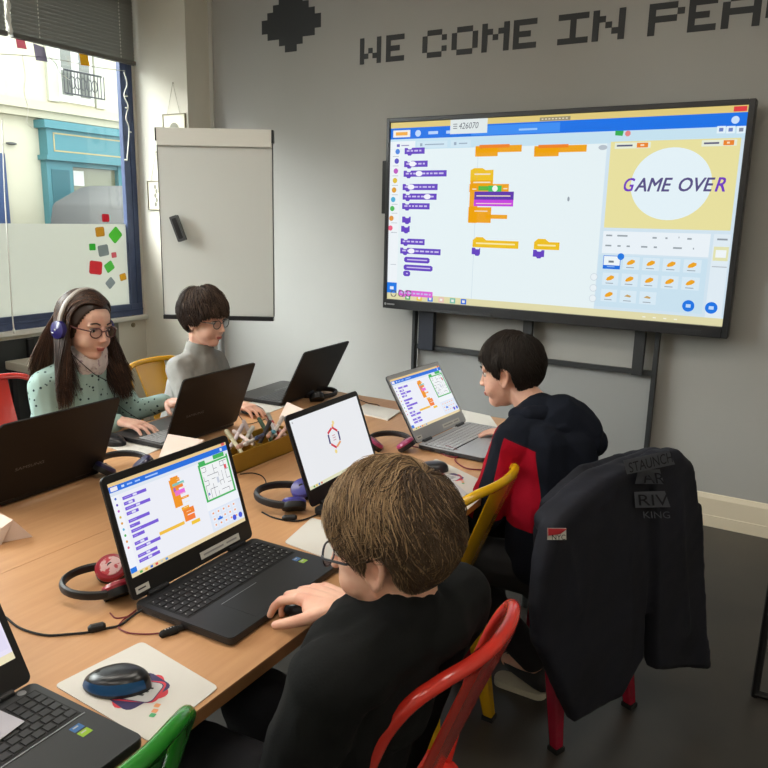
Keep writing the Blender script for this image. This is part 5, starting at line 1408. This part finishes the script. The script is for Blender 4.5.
o, c = flat('mouse_pad', 'white mouse pad under the dark mouse near the yellow chair back', 'mouse pad', ((408, 478), (436, 459), (494, 487), (462, 515)), m=M_pad)
q = tp(450, 478)-c; emblem(o, q.x, q.y, .075)
o, c = flat('mouse_pad', 'white mouse pad in front of the girl\'s right hand', 'mouse pad', ((104, 446), (116, 433), (163, 448), (139, 458)), m=M_pad)
o, c = flat('mouse_pad', 'white mouse pad beside the hand of the boy in grey', 'mouse pad', ((238, 405), (262, 400), (287, 406), (262, 416)), m=M_pad)
flat('paper_sheet', 'white paper booklet lying on the table by the back wall', 'paper', ((352, 412), (366, 405), (401, 412), (388, 421)), .006, M_white, rnd=.002)
flat('paper_sheet', 'thick white paper pad between the right mouse pad and yellow chair', 'paper', ((434, 497), (449, 482), (467, 498), (452, 512)), .012, mat('grey_paper', (186, 186, 190), .8), rnd=.002, lift=.0025)
o, c = flat('paper_sheet', 'white paper corner lying over the keyboard at the bottom left edge', 'paper', ((-26, 712), (31, 738), (0, 762), (-40, 770)), .0008, mat('pale_paper', (196, 196, 206), .8), rnd=.001, lift=.0235)
o.location.x -= .012; o.location.y += .0
flat('paper_sheet', 'pale paper sheet beyond the silver laptop at the table end', 'paper', ((452, 428), (462, 410), (490, 416), (500, 430)), .001, M_white, rnd=.002)

def tent(label, a, b_, top, rz_depth, mark=True):
    """folded name card: base front edge a-b_ on the table, height; folded sheet"""
    A = tp(*a); B_ = tp(*b_); d = (B_-A); L = d.length; d.normalize(); nrm = Vector((d.y, -d.x, 0))
    if nrm.dot(CAM_O-A) < 0: nrm = -nrm
    m_ = (A+B_)/2; h_ = top; dep = rz_depth
    p = [A-m_, B_-m_, B_-m_-nrm*dep/2+Vector((0, 0, h_)), A-m_-nrm*dep/2+Vector((0, 0, h_)), B_-m_-nrm*dep, A-m_-nrm*dep]
    t = thing('name_card', label, 'name card', (m_.x, m_.y, TZ+.0005), 0, 'folded name cards')
    b = MB(mat('card_paper', (222, 196, 184), .8)); th = .0006
    b.quad(p[0], p[1], p[2], p[3]); b.quad(p[3], p[2], p[4], p[5])
    o = b.build('folded_card', t, ang=0); s = o.modifiers.new('s', 'SOLIDIFY'); s.thickness = .0008
    if mark:
        g = MB(mat('red_ink', (196, 70, 80), .7)); e = (p[3]-p[0]).normalized(); rr = random.Random(int(L*1e5))
        fn = d.cross(e); fn = fn if fn.dot(nrm) > 0 else -fn
        x = L*.25
        while x < L*.78:
            q0 = p[0]+d*x+e*h_*.3+fn*.0012
            pts = [q0+d*rr.uniform(0, .010)+e*rr.uniform(0, h_*.5) for _ in range(4)]
            g.tube(spline(pts, 3), .0007, 4); x += .014
        g.build('handwriting', o)
tent('folded white name card at the left picture edge near the table seam', (-22, 552), (13, 544), .0, 0) if 0 else None
def card(label, base, top, back):
    """folded card given by photo points of the front face: base (2), ridge (2) with height, and back foot (2)"""
    A, B_ = tp(*base[0]), tp(*base[1]); h_ = top[2]
    T0, T1 = P(top[0][0], top[0][1], 'z', TZ+h_), P(top[1][0], top[1][1], 'z', TZ+h_)
    C0, C1 = tp(*back[0]), tp(*back[1]); m_ = (A+B_+C0+C1)/4
    t = thing('name_card', label, 'name card', (m_.x, m_.y, TZ+.0005), 0, 'folded name cards')
    m_ = Vector((m_.x, m_.y, TZ))
    b = MB(mat('card_paper', (216, 196, 184), .8)); p = [q-m_ for q in (A, B_, T1, T0, C1, C0)]
    b.quad(p[0], p[1], p[2], p[3]); b.quad(p[3], p[2], p[4], p[5])
    o = b.build('folded_card', t, ang=0); s = o.modifiers.new('s', 'SOLIDIFY'); s.thickness = .0008
    d = (p[1]-p[0]); e = (p[3]-p[0]); fn = d.cross(e).normalized()
    if fn.dot(CAM_O-A) < 0: fn = -fn
    g = MB(mat('red_ink', (196, 70, 80), .7)); rr = random.Random(len(label)); x = .2
    while x < .75:
        pts = [p[0]+d*(x+rr.uniform(0, .07))+e*rr.uniform(.3, .75)+fn*.0014 for _ in range(4)]
        g.tube(spline(pts, 3), .0008, 4); x += .09
    g.build('handwriting', o)
card('folded pale name card at the left picture edge near the table seam', ((-38, 556), (1, 545)), ((-26, 500), (13, 520), .05), ((-10, 545), (33, 537)))
card('folded pale name card standing behind the maze laptop', ((152, 474), (194, 466)), ((168, 434), (204, 440), .065), ((172, 459), (212, 455)))
card('folded pale name card standing behind the yellow box', ((279, 418), (303, 424)), ((287, 402), (314, 414), .05), ((290, 412), (318, 418)))

def mouse(label, px, rz, col, side=None, s=1., z=TZ):
    p = tp(*px, z=z+.012); t = thing('computer_mouse', label, 'computer mouse', (p.x, p.y, z), rz)
    b = MB(mat('mouse_%d' % col[0], col, .28, spec=.5)); prof = []
    L, W_, H_ = .056*s, .032*s, .029*s; nu, nv = 28, 9; vs = []
    for i in range(nv+1):
        ph = (PI/2)*i/nv
        for j in range(nu):
            th = 2*PI*j/nu; r_ = math.cos(ph)**.45; x = math.cos(th)*L*r_; y = math.sin(th)*W_*r_*(1-.10*math.cos(th*2))
            vs.append((x, y, .001+H_*math.sin(ph)*(1-.22*x/L)))
    fs = [(i*nu+j, i*nu+(j+1) % nu, (i+1)*nu+(j+1) % nu, (i+1)*nu+j) for i in range(nv) for j in range(nu)]+[tuple(range(nu-1, -1, -1))]
    b.add(vs, fs); bo = b.build('shell', t, ang=50)
    if side:
        b = MB(mat('mouse_side_%d' % side[2], side, .3)); q = []
        for sg in (-1, 1):
            vs = []; k = 14
            for i in range(k+1):
                th = sg*(PI*.10+PI*.78*i/k); 
                for ph in (.18, .42, .62+.18*math.sin(PI*i/k)):
                    r_ = math.cos(ph)**.45*1.012; x = math.cos(th)*L*r_; y = math.sin(th)*W_*r_*(1-.10*math.cos(th*2)); vs.append((x, y, .001+H_*1.01*math.sin(ph)*(1-.22*x/L)))
            fs = [((i*3+j), (i+1)*3+j, (i+1)*3+j+1, i*3+j+1) for i in range(k) for j in range(2)]
            b.add(vs, fs)
        b.build('side_grip', bo)
    b = MB(M_rubber); b.T = Matrix.Translation((L*.52, 0, H_*.62)); b.tube([(0, -.003, 0), (0, .003, 0)], .0085*s, 14); b.build('scroll_wheel', t)
    if side:
        b = MB(mat('mouse_logo', (190, 190, 190), .4)); b.tube([(-L*.35, -.004, H_*1.045), (-L*.42, 0, H_*1.05), (-L*.35, .005, H_*1.045)], .0009, 5); b.build('mouse_logo', t)
    return t
mouse('black and blue wireless mouse lying on the white pad with the emblem', (117, 680), PI+.48, (30, 31, 34), (26, 74, 120), 1.04, TZ+.002)
mouse('dark mouse under the nearest boy\'s hand at the front of the maze laptop', (302, 604), PI-.2, (24, 24, 26), None, .98, TZ+.019)
mouse('dark grey mouse on the pad in front of the silver laptop', (432, 467), PI+.55, (44, 46, 50), None, .95, TZ+.002)
mouse('black mouse half hidden behind the left edge laptop lid', (111, 440), .1, (34, 34, 38), None, 1.1, TZ+.002)
mouse('black mouse under the hand of the boy in grey', (253, 410), .1, (34, 34, 38), None, 1., TZ+.002)

def cable(name, label, cat, px, r_=.0022, m=M_rubber, lift=None, extra=None):
    pts = [tp(q[0], q[1], TZ+(q[2] if len(q) > 2 else r_+.0006)) for q in px]; o0 = Vector((pts[0].x, pts[0].y, TZ))
    b = MB(m); b.tube(spline([p-o0 for p in pts], 7), r_, 7)
    o = b.build(name, loc=o0); tag(o, label, cat)
    if extra:
        a = tp(*extra[0]); c = tp(*extra[1]); b = MB(M_black); b.tube([a-o0+Vector((0, 0, .008)), a.lerp(c, .15)-o0+Vector((0, 0, .008)), a.lerp(c, .85)-o0+Vector((0, 0, .008)), c-o0+Vector((0, 0, .008))], [.004, .0082, .0082, .004], 10); b.build('connector', o, ang=30)
    return o
cable('audio_cable', 'black cable with a thick inline connector on the table at left', 'cable', ((-6, 612), (5, 617), (20, 628), (45, 635), (70, 634), (90, 632), (108, 628), (120, 625), (134, 615), (143, 609, .012)), .0023, extra=((88, 633), (106, 629)))
cable('audio_cable', 'thin dark red cable curling beside the front of the maze laptop', 'cable', ((110, 613), (116, 618), (128, 616), (136, 610), (122, 621), (119, 628), (130, 633), (148, 634), (160, 633)), .0015, mat('wine_cable', (116, 30, 44), .5))
cable('audio_cable', 'black headphone cable with inline control below the blue headphones', 'cable', ((262, 512), (272, 517), (284, 520), (296, 521), (306, 519), (318, 514), (326, 510)), .0022, extra=((282, 521), (297, 520)))
cable('audio_cable', 'black cable emerging from under the yellow box', 'cable', ((240, 474), (252, 473), (262, 476), (266, 483), (262, 488)), .0018)
cable('audio_cable', 'black cable coiled beside the mouse of the boy in grey', 'cable', ((258, 414), (268, 417), (260, 421), (247, 424), (241, 418), (238, 412), (240, 404)), .0016)
cable('audio_cable', 'dark cable looping by the back wall near the white booklet', 'cable', ((345, 395), (355, 398), (368, 403), (378, 405), (381, 410), (374, 415), (360, 413)), .0018)
cb = cable('audio_cable', 'tangled dark red headphone cable in front of the silver laptop', 'cable', ((404, 444), (416, 447), (432, 449), (446, 446), (458, 449), (466, 455), (452, 457), (440, 452), (446, 446, .02), (462, 452, .015), (476, 455), (488, 458), (470, 452, .012), (455, 459), (466, 468), (486, 470)), .0024, mat('wine_cable', (116, 30, 44), .5))
b = MB(M_rubber)
a = tp(163, 634, TZ+.006); c = tp(186, 626, TZ+.006); o0 = Vector((a.x, a.y, TZ)); d = (c-a).normalized(); n2 = Vector((-d.y, d.x, 0))
b.T = Matrix.Translation((0, 0, 0)); b.cap(a-o0, a.lerp(c, .5)-o0, .0075, .0085); b.cap(a.lerp(c, .5)-o0, c-o0, .0065, .005)
o = b.build('usb_dongle', loc=o0); tag(o, 'black usb sound dongle plugged into the near side of the maze laptop', 'usb adapter')
b = MB(M_silver); 
for k in range(4): b.ell(a.lerp(c, .1+.12*k)-o0+Vector((0, 0, .0078)), (.0016, .0016, .0008), None, 8, 5)
b.build('button', o)

def headphones(label, px, rz, cup, band, size=1., disc=None):
    """lying headphones: two cups flat on the table joined by an arched band lying flat"""
    p = tp(*px, z=TZ+.02); t = thing('headphones', label, 'headphones', (p.x, p.y, TZ), rz)
    MC = mat('cup_%d_%d' % (cup[0], cup[1]), cup, .3, spec=.5, coat=.3); MBd = mat('band_%d' % band[0], band, .5)
    s = size; b = MB(MBd)
    pts = [(.085*s*math.cos(a)-.02*s, .078*s*math.sin(a), .020*s+.012*s*abs(math.cos(a/2))) for a in [R(-108+216*i/20) for i in range(21)]]
    b.tube(pts, .0075*s, 8, flat=1.5); b.build('headband', t)
    for sg in (-1, 1):
        c_ = Vector((-.052*s, sg*.058*s, .024*s)); rot = Euler((sg*R(34), R(10), 0)).to_matrix().to_4x4()
        b = MB(M_black); b.T = Matrix.Translation(c_) @ rot; b.lathe([(.020, -.013), (.032, -.013), (.034, -.004), (.033, .003)], n=28); b.T = Matrix.Translation(c_) @ rot
        e = b.build('ear_pad', t); 
        b = MB(MC); b.T = Matrix.Translation(c_) @ rot; b.lathe([(.033, .002), (.034, .008), (.030, .014), (.012, .017), (.001, .0172)], n=28); b.build('ear_cup', t)
        if disc: b = MB(mat('cup_disc', disc, .35, noise_=(60, (190, 60, 70), .5, .55))); b.T = Matrix.Translation(c_) @ rot; b.lathe([(.024, .0135), (.022, .0165), (.001, .0182)], n=24); b.build('cup_badge', e)
        b = MB(MBd); a = R(sg*108); q = Vector((.085*s*math.cos(a)-.02*s, .078*s*math.sin(a), .022*s)); b.tube([q, c_+rot.to_3x3() @ Vector((0, 0, .016))], [.006, .008], 8); b.build('yoke', t)
    return t
headphones('blue and black headphones lying between the yellow box and white desktop laptop', (280, 497), R(205), (60, 58, 140), (26, 26, 30), 1.0)
headphones('red and black headphones lying behind the left side of the maze laptop', (92, 584), R(238), (150, 24, 44), (24, 24, 26), .88, disc=(216, 176, 176))
headphones('pink headphones lying between the white desktop laptop and the silver one', (390, 441), R(120), (150, 46, 92), (30, 26, 30), .95)
headphones('dark blue headphones half hidden behind the top corner of the maze laptop', (121, 463), R(150), (34, 32, 74), (26, 26, 32), .98)
headphones('black headphones lying behind the open laptop near the back wall', (322, 394), R(60), (26, 26, 30), (24, 24, 26), .95)
b = MB(mat('white_disc', (214, 200, 202), .4)); 

# headphones worn by the girl
t = thing('headphones', 'purple headphones with a pale band worn by the girl', 'headphones', tuple(H3 @ Vector((0, 0, .12))), 0)
Wm = Matrix.Translation(-(H3 @ Vector((0, 0, .12)))) @ H3
b = MB(mat('band_pale', (150, 142, 134), .4)); b.T = Wm
b.tube([(-.012, .101*math.cos(a), .010+.119*math.sin(a)) for a in [PI*i/24 for i in range(25)]], .0055, 8, flat=1.8); b.build('headband', t)
for sg in (-1, 1):
    b = MB(mat('cup_purple', (48, 42, 108), .25, coat=.4)); b.T = Wm @ Matrix.Translation((-.010, sg*.104, -.010)) @ Matrix.Rotation(-sg*PI/2, 4, 'X'); b.lathe([(.031, -.010), (.033, -.004), (.030, .006), (.016, .011), (.001, .012)], n=24); cu_ = b.build('ear_cup', t)
    b = MB(M_silver); b.T = Wm @ Matrix.Translation((-.010, sg*.1165, -.010)); b.ell((0, 0, 0), (.004, .001, .004), None, 10, 6); b.ell((-.010, 0, -.012), (.005, .001, .003), None, 10, 6); b.build('cup_print', cu_)
    b = MB(M_black); b.T = Wm @ Matrix.Translation((-.010, sg*.090, -.010)) @ Matrix.Rotation(-sg*PI/2, 4, 'X'); b.lathe([(.020, -.010), (.031, -.010), (.033, 0), (.031, .006)], n=24); b.build('ear_pad', t)
b = MB(M_rubber); a = Vector((-2.262, 1.70, .955)); b.tube(spline([tuple(Wm @ Vector((-.008, -.104, -.045))), tuple(Vector((-2.245, 1.735, .955))-(H3 @ Vector((0, 0, .12)))), tuple(Vector((-2.22, 1.80, .90))-(H3 @ Vector((0, 0, .12)))), tuple(Vector((-2.235, 1.83, .82))-(H3 @ Vector((0, 0, .12)))), tuple(Vector((-2.12, 1.85, .76))-(H3 @ Vector((0, 0, .12))))]), .0016, 6); b.build('cord', t)

# ---- box of felt pens
bx0, bx1, by0, by1, bh = -1.625, -1.495, 1.62, 1.99, .062
t = thing('pen_box', 'mustard yellow open box full of felt pens in the middle of the table', 'box', ((bx0+bx1)/2, (by0+by1)/2, TZ+.0005))
M_box = mat('mustard_card', (160, 124, 30), .6, noise_=(20, (150, 115, 26), .3, .7)); w_, l_ = (bx1-bx0)/2, (by1-by0)/2
b = MB(M_box); th = .003
b.box(-w_, w_, -l_, l_, 0, th); b.box(-w_, -w_+th, -l_, l_, 0, bh); b.box(w_-th, w_, -l_, l_, 0, bh); b.box(-w_, w_, -l_, -l_+th, 0, bh); b.box(-w_, w_, l_-th, l_, 0, bh); b.build('tray', t, ang=0)
b = MB(M_box); b.box(-w_, w_, -.004, .0, th, bh*.9); b.build('divider', t, ang=0)
pens = [((236, 428), (252, 440), (222, 200, 196), 'pale pink felt pen at the left end of the yellow box'), ((245, 447), (262, 434), (224, 178, 160), 'salmon felt pen leaning over the front of the yellow box'), ((230, 436), (240, 450), (206, 200, 170), 'cream felt pen in the left corner of the yellow box'),
        ((238, 434), (256, 446), (228, 206, 200), 'white felt pen lying across the left part of the yellow box'), ((256, 445), (276, 428), (210, 204, 196), 'long white felt pen sticking diagonally out of the yellow box'),
        ((262, 424), (270, 438), (60, 92, 72), 'dark green felt pen in the middle of the yellow box'), ((266, 420), (276, 436), (206, 200, 202), 'pale grey felt pen in the middle of the yellow box'), ((272, 418), (277, 430), (206, 70, 70), 'red felt pen in the middle of the yellow box'),
        ((270, 440), (278, 425), (48, 62, 102), 'navy felt pen in the middle of the yellow box'), ((276, 419), (284, 434), (216, 180, 176), 'pink felt pen right of the red one in the yellow box'), ((276, 437), (288, 424), (216, 164, 140), 'peach felt pen right of the navy one'),
        ((240, 430), (232, 444), (210, 196, 200), 'pale lilac felt pen at the far left of the yellow box'), ((250, 432), (242, 445), (216, 214, 206), 'white felt pen behind the salmon one in the yellow box'), ((266, 430), (262, 440), (70, 66, 70), 'dark grey felt pen left of the red one in the yellow box'),
        ((280, 422), (272, 436), (226, 216, 210), 'cream white felt pen crossing the navy one in the yellow box'), ((286, 428), (278, 438), (232, 190, 176), 'light salmon felt pen near the right end of the yellow box'),
        ((283, 416), (287, 428), (204, 206, 200), 'light grey felt pen at the right end of the yellow box'), ((284, 434), (289, 424), (70, 140, 160), 'teal felt pen beside the white desktop laptop')]
for i, (a, c, col, nm) in enumerate(pens):
    A = P(*a, 'z', TZ+bh*(1.2+.1*(i % 3))); B_ = P(*c, 'z', TZ+bh*(.70+.05*(i % 4)))
    A.x = max(bx0+.012, min(bx1-.012, A.x)); B_.x = max(bx0+.012, min(bx1-.012, B_.x)); A.y = max(by0+.02, min(by1-.02, A.y)); B_.y = max(by0+.02, min(by1-.02, B_.y))
    d = (A-B_).normalized(); B_ = A - d*.085; B_.z = max(B_.z, TZ+.012)
    d = (A-B_).normalized()
    o = MB(mat('pen_%d_%d_%d' % col, col, .45)); o.tube([Vector(), d*.004, d*.075], [.003, .0062, .0065], 10)
    o = o.build('felt_pen', loc=B_, ang=30); tag(o, nm, 'felt pen', 'felt pens in the yellow box')
    b = MB(mat('cap_%d_%d_%d' % col, tuple(int(v*.86) for v in col), .4)); b.tube([d*.072, d*.076, d*.108, d*.112], [.0068, .0074, .0072, .004], 10); b.build('pen_cap', o, ang=30)
# ================================================================== light
w = bpy.data.worlds.new('world'); scn.world = w; w.use_nodes = True
bg = w.node_tree.nodes['Background']; bg.inputs[0].default_value = (.93, .96, 1, 1); bg.inputs[1].default_value = 4.2
for (ya, yb) in ((-.15, Y1), (-1.9, -.22)):
    l = bpy.data.lights.new('daylight_portal', 'AREA'); l.shape = 'RECTANGLE'; l.size = ZT-.8; l.size_y = yb-ya; l.cycles.is_portal = True
    o = bpy.data.objects.new('daylight_portal', l); COL.objects.link(o); o.location = (XW-.15, (ya+yb)/2, (ZT+.8)/2); o.rotation_euler = (0, -PI/2, 0)
sl = bpy.data.lights.new('sun', 'SUN'); sl.energy = 30.0; sl.angle = R(75); sl.color = (1, .98, .95)
o = bpy.data.objects.new('sun', sl); COL.objects.link(o); o.location = (-10, -6, 9)
o.rotation_euler = Vector((.78, .42, -.47)).to_track_quat('-Z', 'Y').to_euler()
v = scn.view_settings; v.view_transform = 'Standard'; v.look = 'None'; v.gamma = 1; v.use_curve_mapping = False; v.exposure = 0
scn.cycles.max_bounces = 8; scn.cycles.transparent_max_bounces = 12; scn.cycles.use_denoising = True
scn.cycles.sample_clamp_indirect = 4; scn.cycles.caustics_reflective = False; scn.cycles.caustics_refractive = False
